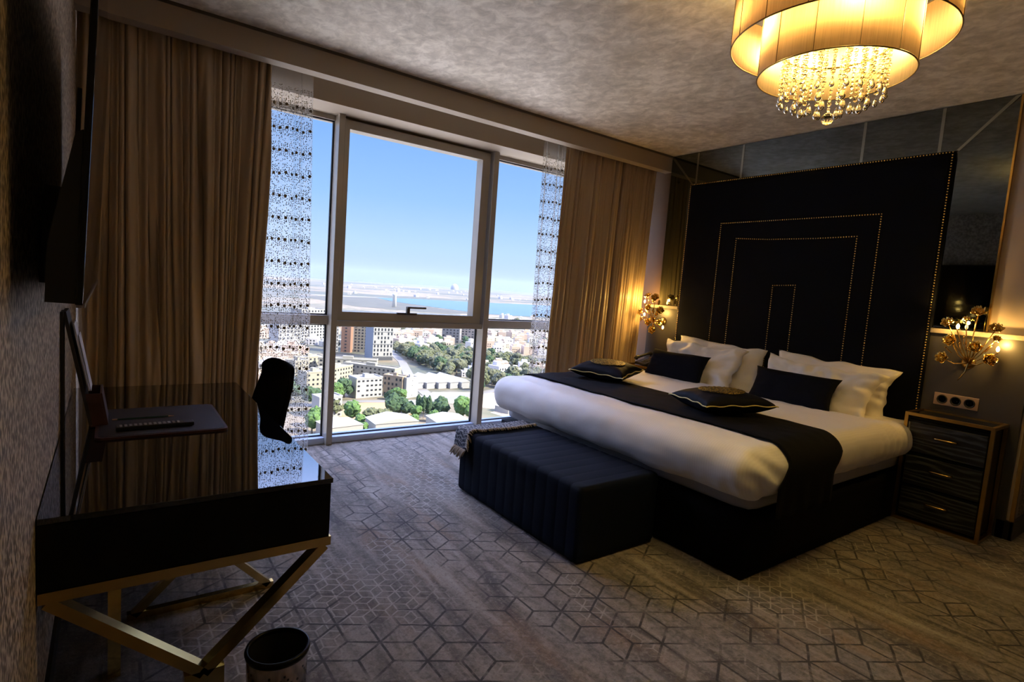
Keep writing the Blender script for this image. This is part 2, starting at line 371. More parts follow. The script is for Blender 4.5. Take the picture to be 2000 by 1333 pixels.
def sphere(bm, c, r, sub=2, sc=(1, 1, 1)):
    m = Matrix.Translation(c) @ Matrix.Diagonal((r * sc[0], r * sc[1], r * sc[2], 1)); bmesh.ops.create_icosphere(bm, subdivisions=sub, radius=1, matrix=m); return bm
def rbox(dx, dy, dz, r, n=(20, 20, 8), fn=None):
    """rounded box centred at origin; dx.. full sizes"""
    bm = BM(); hx, hy, hz = dx / 2, dy / 2, dz / 2; cache = {}
    def V(p):
        k = tuple(round(c, 5) for c in p)
        if k in cache: return cache[k]
        q = Vector((max(-hx + r, min(hx - r, p[0])), max(-hy + r, min(hy - r, p[1])), max(-hz + r, min(hz - r, p[2]))))
        d = Vector(p) - q
        w = q + d.normalized() * r if d.length > 1e-9 else Vector(p)
        if fn: w = fn(w, d.normalized() if d.length > 1e-9 else Vector((0, 0, 1)))
        cache[k] = bm.verts.new(w); return cache[k]
    def lin(h, m):
        # denser near the ends so the radius is smooth
        out = []
        for i in range(m + 1):
            t = -1 + 2 * i / m; out.append(h * (t * .6 + .4 * math.sin(t * PI / 2)))
        out[0], out[-1] = -h, h; return out
    X, Y, Z = lin(hx, n[0]), lin(hy, n[1]), lin(hz, n[2])
    def face(A, B, mk):
        for i in range(len(A) - 1):
            for j in range(len(B) - 1):
                q = [V(mk(A[i], B[j])), V(mk(A[i + 1], B[j])), V(mk(A[i + 1], B[j + 1])), V(mk(A[i], B[j + 1]))]
                q = list(dict.fromkeys(q))
                if len(q) > 2:
                    try: bm.faces.new(q)
                    except ValueError: pass
    for s in (-1, 1):
        face(X, Y, lambda a, b: (a, b, s * hz)); face(X, Z, lambda a, b: (a, s * hy, b)); face(Y, Z, lambda a, b: (s * hx, a, b))
    return bm
def grid(nu, nv, fn, uvfn=None):
    bm = BM(); vs = [[bm.verts.new(fn(i / nu, j / nv)) for j in range(nv + 1)] for i in range(nu + 1)]
    uv = bm.loops.layers.uv.new('UVMap') if uvfn else None
    for i in range(nu):
        for j in range(nv):
            f = bm.faces.new((vs[i][j], vs[i + 1][j], vs[i + 1][j + 1], vs[i][j + 1]))
            if uvfn:
                for l, (a, b) in zip(f.loops, ((i, j), (i + 1, j), (i + 1, j + 1), (i, j + 1))): l[uv].uv = uvfn(a / nu, b / nv)
    return bm
def nz(p, s=1.0): return noise.noise(Vector(p) * s)
def solid(o, t, off=0):
    md = o.modifiers.new('solidify', 'SOLIDIFY'); md.thickness = t; md.offset = off; return o
def subs(o, l=1):
    md = o.modifiers.new('subsurf', 'SUBSURF'); md.levels = l; md.render_levels = l; return o
def pillow_bm(w, h, t, seed=0, pinch=.10, wr=.02, n=36, ear=1.0):
    """w along X, h along Y, t thickness along Z"""
    bm = BM(); top = {}; bot = {}
    def P(u, v, s):
        ex = 1 - pinch * (1 - v * v) * abs(u) ** 2 * .9; ey = 1 - pinch * (1 - u * u) * abs(v) ** 2 * .9
        x = u * w / 2 * ex; y = v * h / 2 * ey
        k = max(0, (1 - abs(u) ** 2.6)) ** .5 * max(0, (1 - abs(v) ** 2.6)) ** .5
        z = s * t / 2 * k ** .85
        nn = (nz((x * 7 + seed, y * 7, s), 1) + .5 * nz((x * 17 + seed, y * 17, s))) * wr * (.3 + .7 * k)
        rad = (1 - k) * .9 * nz((math.atan2(v, u) * 4.5 + seed, seed, s)) * wr
        y += wr * .9 * nz((x * 5 + seed * 3, 1.7, seed)) * (1 - abs(u) ** 6 * .5); x += wr * .6 * nz((y * 6, seed, 4.2)) * (abs(u) ** 2)
        return (x, y, z + (nn + rad) * s)
    for i in range(n + 1):
        for j in range(n + 1):
            u, v = -1 + 2 * i / n, -1 + 2 * j / n; edge = i in (0, n) or j in (0, n)
            top[i, j] = bm.verts.new(P(u, v, 1)); bot[i, j] = top[i, j] if edge else bm.verts.new(P(u, v, -1))
    for i in range(n):
        for j in range(n):
            bm.faces.new((top[i, j], top[i + 1, j], top[i + 1, j + 1], top[i, j + 1]))
            bm.faces.new((bot[i, j + 1], bot[i + 1, j + 1], bot[i + 1, j], bot[i, j]))
    return bm

# ------------------------------------------------------------------ room shell
XL, XR, YW, ZC = -.17, 5.12, 4.90, 3.09
YB, XH = -2.2, 6.7
struct('floor', bx(XL - .1, XH, YB, YW + .06, -.12, 0), MT['carpet'])
struct('ceiling', bx(XL - .1, XH, YB, 4.20, ZC, ZC + .12), MT['ceiling'])
struct('wall_left', bx(XL - .12, XL, YB, YW + .06, 0, ZC + .12), MT['wallpaper'])
struct('wall_right', bx(XR, XR + .14, .945, 4.20, 0, ZC), MT['paint_wall']); struct('wall_right_niche', bx(XR, XR + .14, 4.20, YW + .06, 0, ZC), plain('shaded_wall_paint', (.16, .10, .058), .6))  # window end of the same wall, curtain shade put into darker paint
struct('wall_entry', bx(XR + .14, XH, .945, 1.08, 0, ZC), MT['wallpaper'])
struct('wall_entry_end', bx(XH, XH + .12, YB, 1.08, 0, ZC + .12), MT['paint_wall'])
struct('wall_back', bx(XL - .12, XH + .12, YB - .12, YB, 0, ZC + .12), MT['paint_wall'])
# window wall: panel and soffit above the glazing, recess ceiling
b = BM(); box(b, XL, XR, 4.55, YW + .16, 2.84, ZC + .12); struct('wall_window', b, MT['paint']); struct('wall_window_left', bx(XL, .10, 4.80, YW + .16, 0, 2.84), MT['paint'])
struct('ceiling_recess', bx(XL, XR, 4.20, 4.55, ZC, ZC + .12), MT['white_paint'])
b = BM(); box(b, XL, XR, 4.20, 4.31, 2.92, ZC); struct('trim_1', b, MT['paint'])                       # curtain pelmet
b = BM(); box(b, XL, XR, 4.19, 4.20, ZC - .018, ZC); struct('trim_2', b, plain('shadow_gap_trim', (.10, .08, .06), .6))
b = BM(); box(b, XL, XL + .012, 1.0, 4.86, 0, .10); struct('baseboard_left', b, MT['baseboard'])
b = BM(); box(b, XL, XL + .012, YB, 1.0, 0, .10); struct('baseboard_left_rear', b, MT['baseboard'])
b = BM(); box(b, XR - .035, XR, .93, 1.02, 0, .13); box(b, XR - .035, XH, .925, .945, 0, .13); struct('baseboard_right', b, MT['baseboard'])
b = BM(); box(b, XR - .018, XR + .012, .932, .955, .13, 1.42); struct('trim_3', b, MT['gold'])

# ------------------------------------------------------------------ window
win = bpy.data.objects.new('window_1', None); COL.objects.link(win); win['kind'] = 'structure'
fr = MT['frame']
def wp(name, bm, m, parent=win): return obj(name, bm, m, parent)
wp('mullion', bx(1.545, 1.597, 4.78, 4.93, 0, 2.84, bev=.003), fr); wp('mullion', bx(3.105, 3.165, 4.78, 4.93, 0, 2.84, bev=.003), fr)
wp('sill_rail', bx(XL, XR, 4.84, 5.0, 0, .055, bev=.003), MT['sill']); wp('head_rail', bx(XL, XR, 4.88, 5.0, 2.80, 2.84), fr)
wp('transom', bx(XL, 1.545, 4.86, 4.95, 1.065, 1.145, bev=.003), fr); wp('transom', bx(3.165, XR, 4.86, 4.95, 1.065, 1.145, bev=.003), fr)
wp('transom', bx(1.597, 3.105, 4.80, 4.95, 1.055, 1.105, bev=.003), fr)
b = BM(); Y0, Y1 = 4.82, 4.93; ox0, ox1, oz0, oz1, gx0, gx1, gz0, gz1 = 1.597, 3.085, 1.108, 2.815, 1.650, 2.995, 1.185, 2.742
box(b, ox0, gx0, Y0, Y1, oz0, oz1); box(b, gx1, ox1, Y0, Y1, oz0, oz1); box(b, gx0, gx1, Y0, Y1, oz0, gz0); box(b, gx0, gx1, Y0, Y1, gz1, oz1)
sash = wp('sash', b, fr)
b = BM(); box(b, 2.16, 2.36, 4.795, 4.822, 1.175, 1.195, bev=.003); box(b, 2.245, 2.275, 4.77, 4.80, 1.18, 1.255, bev=.003); box(b, 2.245, 2.435, 4.755, 4.775, 1.238, 1.256, bev=.003)
wp('handle', b, MT['dark_metal'], sash)
# glazing gaskets and glass
gs = MT['gasket']
def pane(x0, x1, z0, z1, y=4.925):
    g = BM(); box(g, x0, x1, y, y + .008, z0, z1); wp('pane', g, MT['glass'])
    g = BM(); w = .011
    box(g, x0, x0 + w, y - .02, y, z0, z1); box(g, x1 - w, x1, y - .02, y, z0, z1); box(g, x0, x1, y - .02, y, z0, z0 + w); box(g, x0, x1, y - .02, y, z1 - w, z1)
    wp('gasket', g, gs)
pane(XL, 1.543, 1.145, 2.80); pane(XL, 1.543, .055, 1.065); pane(3.167, XR, 1.145, 2.80); pane(3.167, XR, .055, 1.065)
pane(1.599, 3.103, .055, 1.055); 
g = BM(); box(g, gx0, gx1, 4.90, 4.908, gz0, gz1); wp('pane', g, MT['glass'])

# ------------------------------------------------------------------ curtains and sheers
def curtain(name, label, cat, m, xa, xb, yc, amp, nf, ztop, zbot, seed, xa2=None, xb2=None, group=None, nu=260, nv=40, th=.002, lean=0):
    r = random.Random(seed); ph = [r.uniform(0, 6.28) for _ in range(6)]
    xa2 = xa if xa2 is None else xa2; xb2 = xb if xb2 is None else xb2
    def fn(u, v):
        z = zbot + (ztop - zbot) * v; w = 1 - v
        x0 = xa + (xa2 - xa) * w; x1 = xb + (xb2 - xb) * w
        uu = u + .018 * math.sin(u * 23 + ph[0]) + .012 * math.sin(u * 51 + ph[1]) + lean * w * math.sin(u * 5 + ph[2]) * .03
        f = 2 * PI * nf * uu + .5 * math.sin(w * 3 + u * 9 + ph[3]) * w
        s = math.sin(f); s = math.copysign(abs(s) ** .75, s)
        a = amp * (.62 + .38 * math.sin(u * 17 + ph[4])) * (.75 + .25 * w)
        y = yc + a * s + .30 * amp * math.sin(f * 2.3 + ph[5] + 1.5 * w) + .35 * amp * nz((u * 7 + w * .9, w * .8, seed + 5)) + .006 * nz((u * 30, z * 2, seed))
        x = x0 + (x1 - x0) * u + amp * .35 * math.cos(f) + .012 * w * nz((u * 6, z * 1.5, seed + 3))
        return (min(x, 5.1), y, z)
    L = 0; us = [0]; pr = Vector(fn(0, .5))
    for i in range(1, nu + 1):
        q = Vector(fn(i / nu, .5)); L += (q - pr).length; us.append(L); pr = q
    o = obj(name, grid(nu, nv, fn, lambda u, v: (us[int(round(u * nu))], zbot + (ztop - zbot) * v)), m, None, True)
    tag(o, label, cat, group); solid(o, th) if th else None
    return o
curtain('curtain', 'long brown satin curtain on the left side of the window, behind the desk', 'curtain', MT['curtain'], -.157, .925, 4.385, .046, 19, 3.04, .02, 3, xa2=-.157, xb2=.90, lean=2.5, nu=340)
curtain('curtain', 'long brown satin curtain on the right side of the window, by the bed', 'curtain', MT['curtain'], 3.68, 5.035, 4.385, .038, 17, 3.04, .02, 11, xa2=3.60, xb2=4.95, nu=320)
curtain('sheer_curtain', 'embroidered sheer curtain with dots beside the left brown curtain', 'sheer curtain', MT['sheer'], .30, 1.235, 4.485, .022, 10, 3.04, .03, 5, xb2=1.30, th=0)
curtain('sheer_curtain', 'embroidered sheer curtain with dots gathered beside the right brown curtain', 'sheer curtain', MT['sheer'], 3.50, 5.09, 4.485, .024, 24, 3.04, .03, 8, xa2=3.53, th=0)

# ------------------------------------------------------------------ headboard wall
t = thing('mirror_surround', 'smoked mirror band with pale bevels around the black velvet headboard', 'mirror', (XR, 2.73, 1.43))
def ypoly(pts, x0, x1):
    b = BM(); A = [b.verts.new((x0 - XR, p[0] - 2.73, p[1] - 1.43)) for p in pts]; B = [b.verts.new((x1 - XR, p[0] - 2.73, p[1] - 1.43)) for p in pts]
    b.faces.new(A); b.faces.new(B[::-1]); n_ = len(pts)
    for i in range(n_): b.faces.new((A[i], A[(i + 1) % n_], B[(i + 1) % n_], B[i]))
    return b
x0, x1 = 5.095, XR - .001; ht = 2.755; yr, yl = 1.565, 3.90; mr_, ml_ = 1.24, 4.20; zt = 3.085
tops = [ml_, 3.855, 3.33, 2.225, 1.68, mr_]
g_ = .002
obj('mirror_panel', ypoly([(ml_, zt), (3.855 + g_, zt), (3.855 + g_, ht), (yl, ht)], x0, x1), MT['mirror'], t)
for a, c in ((3.855, 3.33), (3.33, 2.225), (2.225, 1.68)):
    obj('mirror_panel', ypoly([(a - g_, zt), (c + g_, zt), (c + g_, ht), (a - g_, ht)], x0, x1), MT['mirror'], t)
obj('mirror_panel', ypoly([(1.68 - g_, zt), (mr_ + .006, zt), (yr, ht), (1.68 - g_, ht)], x0, x1), MT['mirror'], t)
obj('mirror_panel', ypoly([(yl + g_, ht - .006), (ml_, zt - .008), (ml_, 1.435), (yl + g_, 1.435)], x0, x1), MT['mirror'], t)
obj('mirror_panel', ypoly([(yr - g_, ht - .006), (mr_, zt - .012), (mr_, 1.435), (yr - g_, 1.435)], x0, x1), MT['mirror'], t)
for y in (3.855, 3.33, 2.225, 1.68):
    obj('bevel_strip', ypoly([(y - .011, zt), (y + .011, zt), (y + .011, ht), (y - .011, ht)], x0 - .002, x0 - .0005), MT['bevel'], t)
obj('bevel_strip', ypoly([(mr_, zt - .002), (mr_ + .03, zt), (yr + .008, ht + .001), (yr - .012, ht - .004)], x0 - .002, x0 - .0005), MT['bevel'], t)
obj('bevel_strip', ypoly([(ml_ - .02, zt), (ml_, zt - .02), (yl + .008, ht - .005), (yl - .008, ht + .002)], x0 - .002, x0 - .0005), MT['bevel'], t)
b = BM(); box(b, x0 - .004 - XR, -.001, mr_ - .012 - 2.73, mr_ - 2.73, 0.005, zt - 1.43); obj('edge_trim', b, MT['gold'], t)
for (ya, yb_, lab) in ((.975, 1.563, 'dark slate wall panel with taupe ledge behind the right nightstand'), (3.905, 4.325, 'dark slate wall panel with taupe ledge behind the left nightstand')):
    t = thing('wall_panel', lab, 'wall panel', (XR, (ya + yb_) / 2, 0)); h = (yb_ - ya) / 2
    obj('panel', bx(-.035, -.001, -h, h, 0.0, 1.395), MT['panel_dark'], t)
    obj('ledge', bx(-.06, -.001, -h, h, 1.396, 1.43, bev=.003), MT['ledge'], t)
hb = thing('headboard', 'tall black velvet headboard with rectangular lines of brass nailheads', 'headboard', (XR, 2.73, 0))
hx = 5.05 - XR
obj('upholstery', rbox(.066, 2.33, 2.75, .02, (4, 30, 30)), MT['velvet'], hb, True, loc=(hx + .034, 0, 1.376))
def nails(segs, sp=.0205, r=.0064):
    bm = BM(); base = []
    for (a, c) in segs:
        a, c = Vector(a), Vector(c); k = max(1, int((c - a).length / sp))
        for i in range(k):
            p = a.lerp(c, i / k); p = (hx, p[0] - 2.73, p[1])
            rg = [[bm.verts.new((p[0] - hgt, p[1] + rr * math.cos(q * PI / 3), p[2] + rr * math.sin(q * PI / 3))) for q in range(6)] for rr, hgt in ((r, -.002), (r * .75, .002))]
            tp = bm.verts.new((p[0] - .0042, p[1], p[2]))
            for q in range(6):
                w = (q + 1) % 6; bm.faces.new((rg[0][q], rg[0][w], rg[1][w], rg[1][q])); bm.faces.new((rg[1][q], rg[1][w], tp))
    o = obj('nailhead_trim', bm, MT['nail'], hb, True); o['kind'] = 'stuff'
nails([((1.578, .02), (1.578, 2.738)), ((1.578, 2.738), (3.885, 2.738)), ((3.885, 2.738), (3.885, .02))])
nails([((1.999, .6), (1.999, 2.312)), ((1.999, 2.312), (3.465, 2.309)), ((3.465, 2.309), (3.465, .6))])
nails([((2.162, .6), (2.162, 2.138)), ((2.162, 2.138), (2.5, 2.130)), ((2.5, 2.130), (2.95, 2.134)), ((2.95, 2.134), (3.276, 2.152)), ((3.276, 2.152), (3.276, .6))])
nails([((2.630, .6), (2.630, 1.712)), ((2.630, 1.712), (2.843, 1.702)), ((2.843, 1.702), (2.843, .6))])

# ------------------------------------------------------------------ bed
bed = thing('bed', 'wide black upholstered bed base with grey mattress against the headboard', 'bed', (3.9, 2.73, 0))
obj('bed_base', rbox(2.26, 2.36, .355, .02, (6, 6, 4)), MT['base_cloth'], bed, True, loc=(3.905 - 3.9 + .01, 0, .1785))
obj('mattress', rbox(2.20, 2.32, .27, .06, (14, 14, 6)), MT['mattress'], bed, True, loc=(3.925 - 3.9, 0, .492))
def dfn(w, d):
    p = w + Vector((0, 0, 0)); q = .010 * nz((p.x * 4, p.y * 4, p.z * 6)) + .005 * nz((p.x * 13, p.y * 13, p.z * 13))
    return p + d * q
DX0, DX1, DY0, DY1, DZ0, DZ1 = 2.665, 4.62, 1.475, 3.945, .452, .745
def duv(w, d):
    p = dfn(w, d); X, Y, Z = p.x + (DX0 + DX1) / 2, p.y + (DY0 + DY1) / 2, p.z + (DZ0 + DZ1) / 2
    # gathered folds near the corner at the foot and on the near side by the head
    if Y < 1.62:
        k = max(0, 1 - abs(Y - 1.47) / .15)
        Y -= .010 * k * math.sin((X - 4.0) * 60 + 3 * Z) * (1 if X > 4.15 else 0) * min(1, (X - 4.15) * 6 if X > 4.15 else 0)
        c = math.exp(-((X - 2.80) / .12) ** 2); Y += .012 * c * math.sin(Z * 45 + (X - 2.7) * 30)
    if X < 2.75:
        X += .010 * math.exp(-((Y - 1.75) / .2) ** 2) * math.sin(Y * 55 + Z * 12) * max(0, (.62 - Z) / .15)
    if Z < .52: Z += .014 * nz((X * 3, Y * 3, 5))
    return Vector((X, Y, Z))
o = obj('duvet', rbox(DX1 - DX0, DY1 - DY0, DZ1 - DZ0, .135, (60, 70, 20), duv), MT['sheet'], None, True)
tag(o, 'thick white striped duvet spread over the bed', 'duvet')
def fold(w, d):
    p = dfn(w * 1.0, d); X, Y, Z = p.x + 4.69, p.y + 2.71, p.z + .585
    if abs(Y - 2.71) > 1.1: Y += .009 * math.sin(X * 70 + 2 * Z) * (1 if Y > 2.7 else -1)
    return Vector((X, Y, Z))
o = obj('bed_sheet', rbox(.72, 2.44, .25, .11, (40, 50, 12), fold), MT['sheet'], None, True)
tag(o, 'white bed sheet wrapping the mattress under the pillows', 'sheet')
# runner following the duvet
def run_path(s):
    """s along y across the bed -> (y,z)"""
    R = .150; y0, y1, zt_ = DY0 - .010, DY1 + .010, DZ1 + .010; drop = .24
    L1 = drop; L2 = PI / 2 * R; L3 = (y1 - y0) - 2 * R
    T = 2 * L1 + 2 * L2 + L3; d = s * T
    if d < L1: return y0, zt_ - R - (L1 - d)
    d -= L1
    if d < L2: a = d / R; return y0 + R - R * math.cos(a), zt_ - R + R * math.sin(a)
    d -= L2
    if d < L3: return y0 + R + d, zt_
    d -= L3
    if d < L2: a = d / R; return y1 - R + R * math.sin(a), zt_ - R + R * math.cos(a)
    d -= L2; return y1, zt_ - R - d
def runf(u, v):
    y, z = run_path(v); x = 2.985 + .62 * u + .012 * math.sin(y * 4) + .02 * (1 - v)
    if z < .66 and y < 2.7: x += -.11 * min(1, (.66 - z) / .12)
    q = .006 * abs(nz((x * 5, y * 3, 9))) + .004 * nz((x * 16, y * 9, 2)); out = -1 if y < 2.7 else 1
    if y > 2.7 and z < .60: z = .60 - (.60 - z) * .3; x += .06
    if z > .6: z += q
    else: y += out * (q + .006 * math.sin(x * 40) * (.6 - z) * 3)
    return (x, y, z)
o = obj('bed_runner', grid(24, 150, runf), MT['black_cloth'], None, True); solid(o, .006, 1)
tag(o, 'black cloth runner laid across the foot of the white duvet', 'bed runner')

# pillows. local: X width, Y height, Z thickness -> stand up facing -x
def stand(o, loc, lean, turn=0, roll=0):
    """width along world -y, height up, face toward -x; lean back towards +x"""
    o.matrix_world = Matrix.Translation(loc) @ Matrix.Rotation(turn, 4, 'Z') @ Matrix.Rotation(lean, 4, 'Y') @ Matrix.Rotation(roll, 4, 'X') @ Matrix(((0, 0, -1, 0), (-1, 0, 0, 0), (0, 1, 0, 0), (0, 0, 0, 1)))
def pil(name, w, h, t_, m, label, cat, loc, lean, turn=0, roll=0, group=None, **k):
    o = obj(name, pillow_bm(w, h, t_, **k), m, None, True); stand(o, loc, lean, turn, roll); tag(o, label, cat, group); return o
pil('pillow', .98, .48, .20, MT['pillow'], 'white pillow standing against the headboard on the window side', 'pillow', (4.90, 3.25, .88), .24, .03, .03, seed=1, wr=.040, pinch=.12)
pil('pillow', .96, .47, .20, MT['pillow'], 'white pillow in front, propped on the window side of the bed', 'pillow', (4.70, 3.33, .875), .44, -.04, .02, seed=4, wr=.050, pinch=.14)
pil('pillow', .98, .48, .20, MT['pillow'], 'white pillow standing against the headboard on the near side of the bed', 'pillow', (4.90, 2.18, .862), .27, .05, .05, seed=7, wr=.040, pinch=.12)
pil('pillow', .98, .48, .20, MT['pillow'], 'crumpled white pillow in front, on the near side of the bed', 'pillow', (4.68, 2.19, .855), .46, .02, .06, seed=13, wr=.055, pinch=.15)
pil('cushion', .68, .30, .13, MT['velvet'], 'plain black rectangular cushion leaning on the far pillows', 'cushion', (4.49, 3.42, .855), .45, 0, 0, seed=2, wr=.008)
pil('cushion', .70, .31, .13, MT['velvet'], 'plain black rectangular cushion leaning on the near pillows', 'cushion', (4.49, 2.27, .845), .45, 0, .01, seed=3, wr=.008)
def deco(label, loc, rz, tilt=(0, 0)):
    W_, H_, T_ = .52, .50, .15
    o = obj('embroidered_cushion', pillow_bm(W_, H_, T_, seed=rz * 10, pinch=.14, wr=.006), MT['satin_black'], None, True)
    o.location = loc; o.rotation_euler = (tilt[0], tilt[1], rz); tag(o, label, 'cushion')
    pts = []
    nn = 40
    for sd in range(4):
        for i in range(nn):
            s = -1 + 2 * i / nn; u, v = [(s, -1), (1, s), (-s, 1), (-1, -s)][sd]
            ex = 1 - .14 * (1 - v * v) * .9 * u * u; ey = 1 - .14 * (1 - u * u) * .9 * v * v
            pts.append((u * W_ / 2 * ex, v * H_ / 2 * ey, .004 * math.sin(i * .5)))
    obj('piping', tube(BM(), pts + [pts[0]], .0045, 6, False), MT['piping'], o, True)
    def em(u, v):
        r = .155 * u; a = v * 2 * PI; x, y = r * math.cos(a), r * math.sin(a); U, V_ = x / (W_ / 2), y / (H_ / 2)
        k = (1 - abs(U) ** 2.6) ** .5 * (1 - abs(V_) ** 2.6) ** .5
        ring = .003 * (1 if .80 < u < .97 else 0) + .002 * math.sin(a * 24) * (1 if .8 < u < .97 else 0)
        return (x, y, T_ / 2 * k ** .85 + .004 + ring + .004 * max(0, nz((x * 40, y * 40, 1))) * (1 if u < .7 else 0))
    obj('emblem', grid(14, 72, em), MT['emblem'], o, True)
    return o
deco('black cushion with round gold emblem at the window side of the runner', (3.60, 3.47, .835), .38, (.02, -.06))
deco('black cushion with round gold emblem at the near side of the runner', (3.42, 2.20, .835), -.42, (-.03, -.03))

# ------------------------------------------------------------------ bench and throw
bench = thing('bench', 'long midnight blue velvet bench with channel tufting at the foot of the bed', 'bench', (2.405, 2.76, 0))
def chan(w, d):
    k = abs(math.sin((w.y + .655) / 1.31 * PI * 13)) ** .28
    return w - d * .006 * (1 - k)
obj('seat_body', rbox(.655, 1.31, .443, .035, (16, 208, 12), chan), MT['velvet_blue'], bench, True, loc=(0, 0, .2235))
def thr(u, v):
    # u along x over the bench top towards the duvet, v along y
    s = .075 + u * .765; y = 3.275 + .14 * v + .02 * (1 - u) * v
    top = .452; x0_ = 2.068
    if s < .17: x, z = x0_ - .006 - .010 * math.sin(s * 20) - .02 * (.17 - s), top - .03 - (.17 - s)
    elif s < .22: a = (s - .17) / .05 * PI / 2; x, z = x0_ + .032 - .038 * math.cos(a), top - .03 + .036 * math.sin(a)
    else: x, z = x0_ + .032 + (s - .22), top + .006
    y += .014 * math.sin(s * 9) - .05 * max(0, .2 - s); z += .006 * (nz((s * 14, v * 6, 3)) + 1) * (1 if s > .2 else 0)
    x = min(x, 2.655)
    return (x, y, z)
th_ = obj('throw', grid(70, 16, thr, lambda u, v: (u * .9, v * .3)), MT['throw'], None, True); solid(th_, .008, 1)
tag(th_, 'dark patterned throw with beige fringe folded over the far end of the bench', 'throw')
b = BM(); r = random.Random(3)
for i in range(90):
    if i < 62:
        u = i / 62; p = Vector(thr(.03 + u * .95, 0)); q = p + Vector((r.uniform(-.012, .012), -.035 - r.uniform(0, .015), -.004 - (.02 if p.z < .44 else 0)))
    else:
        v = (i - 62) / 28; p = Vector(thr(0, v)); q = p + Vector((-.03 + r.uniform(-.02, .02), r.uniform(-.02, .01), -.045 - r.uniform(0, .02)))
    m_ = (p + q) / 2 + Vector((0, 0, .012)); tube(b, [p + Vector((0, 0, .004)), m_, q + Vector((0, 0, .004))], .006, 5, True, [.005, .006, .003])
fo = obj('fringe', b, MT['fringe'], th_, True); fo['kind'] = 'stuff'

# ------------------------------------------------------------------ nightstands
def nightstand(label, y0, y1, zt_):
    xf, xb = 4.765, 5.082; W_ = y1 - y0
    t = thing('nightstand', label, 'nightstand', ((xf + xb) / 2, (y0 + y1) / 2, 0)); hx_, hy = (xb - xf) / 2, W_ / 2; s = .022
    b = BM()
    for sx in (-1, 1):
        x = sx * (hx_ - s / 2)
        box(b, x - s / 2, x + s / 2, -hy, -hy + s, 0, zt_); box(b, x - s / 2, x + s / 2, hy - s, hy, 0, zt_)
        box(b, x - s / 2, x + s / 2, -hy + s, hy - s, zt_ - s, zt_); box(b, x - s / 2, x + s / 2, -hy + s, hy - s, 0, s)
    for sy in (-1, 1):
        y = sy * (hy - s / 2)
        box(b, -hx_ + s, hx_ - s, y - s / 2, y + s / 2, zt_ - s, zt_); box(b, -hx_ + s, hx_ - s, y - s / 2, y + s / 2, 0, s)
    obj('frame', b, MT['gold_dark'], t)
    obj('cabinet_body', bx(-hx_ + .045, hx_ - .002, -hy + s + .004, hy - s - .004, .03, zt_ - .035), MT['black_lacquer'], t)
    obj('glass_top', bx(-hx_ + s, hx_ - s, -hy + s, hy - s, zt_ - .016, zt_ - .006), MT['gloss'], t)
    dh = (zt_ - .03 - .065) / 3
    for k in range(3):
        z0 = .035 + k * (dh + .004)
        d = obj('drawer', bx(-hx_ + .018, -hx_ + .044, -hy + s + .012, hy - s - .012, z0 + .004, z0 + dh - .018, bev=.003), MT['wood'], t)
        b = BM(); zc = z0 + dh * .56
        tube(b, [(-hx_ + .018, -.062, zc), (-hx_ - .006, -.062, zc), (-hx_ - .010, -.05, zc), (-hx_ - .010, .05, zc), (-hx_ - .006, .062, zc), (-hx_ + .018, .062, zc)], .0072, 8)
        obj('handle', b, MT['gold'], d, True)
        obj('drawer_rail', bx(-hx_ + .024, -hx_ + .044, -hy + s + .006, hy - s - .006, z0 + dh - .014, z0 + dh - .002), MT['black_lacquer'], t)
    return t
nightstand('black ash nightstand with gold frame and three drawers right of the bed', 1.03, 1.55, .808)
nightstand('black nightstand with gold frame on the window side of the bed, under the telephone', 3.965, 4.325, .745)

# telephone
ph = thing('telephone', 'black desk telephone on the nightstand by the window', 'telephone', (4.90, 4.13, .748), -.25)
b = BM(); pts = [(-.085, -.01), (.09, -.01)]
vs = [b.verts.new(p) for p in ((-.09, -.10, 0), (.09, -.10, 0), (.09, .10, 0), (-.09, .10, 0), (-.09, -.10, .022), (.09, -.10, .085), (.09, .10, .085), (-.09, .10, .022))]
for q in ((3, 2, 1, 0), (4, 5, 6, 7), (0, 1, 5, 4), (1, 2, 6, 5), (2, 3, 7, 6), (3, 0, 4, 7)): b.faces.new([vs[i] for i in q])
bmesh.ops.bevel(b, geom=b.edges[:], offset=.006, segments=2, affect='EDGES'); obj('phone_base', b, MT['black'], ph)
b = BM(); tube(b, [(-.10, .068, .055), (-.085, .068, .080), (-.04, .068, .088), (.04, .068, .115), (.085, .068, .128), (.105, .068, .11)], .02, 10, True, [.024, .022, .015, .015, .022, .026]); obj('handset', b, MT['black'], ph, True)
b = BM()
for i in range(4):
    for j in range(3): x = -.06 + i * .028; box(b, x, x + .018, -.07 + j * .03, -.05 + j * .03, .034 + (x + .06) * .35, .042 + (x + .06) * .35)
obj('keypad', b, MT['key_dark'], ph)
b = BM(); box(b, .045, .082, -.08, .03, .078, .086); obj('display', b, MT['gold_dark'], ph)

# socket plate
t = thing('socket_plate', 'bronze wall plate with three round black sockets above the right nightstand', 'socket', (5.085, 1.348, .905)); 
obj('plate', bx(-.008, 0, -.135, .135, -.046, .046, bev=.003), MT['socket_plate'], t)
for k in (-1, 0, 1):
    b = BM(); lathe(b, [(0, .0), (.024, .0), (.026, .004), (.033, .005), (.034, 0)], 24); bmesh.ops.rotate(b, verts=b.verts[:], cent=(0, 0, 0), matrix=Matrix.Rotation(-PI / 2, 3, 'Y')); bmesh.ops.translate(b, verts=b.verts[:], vec=(-.008, k * .083, 0))
    so = obj('socket', b, MT['black'], t, True)
    b = BM()
    for dy in (-.009, .009): sphere(b, (-.0095, k * .083 + dy, 0), .003, 1)
    obj('contact', b, MT['steel'], so)

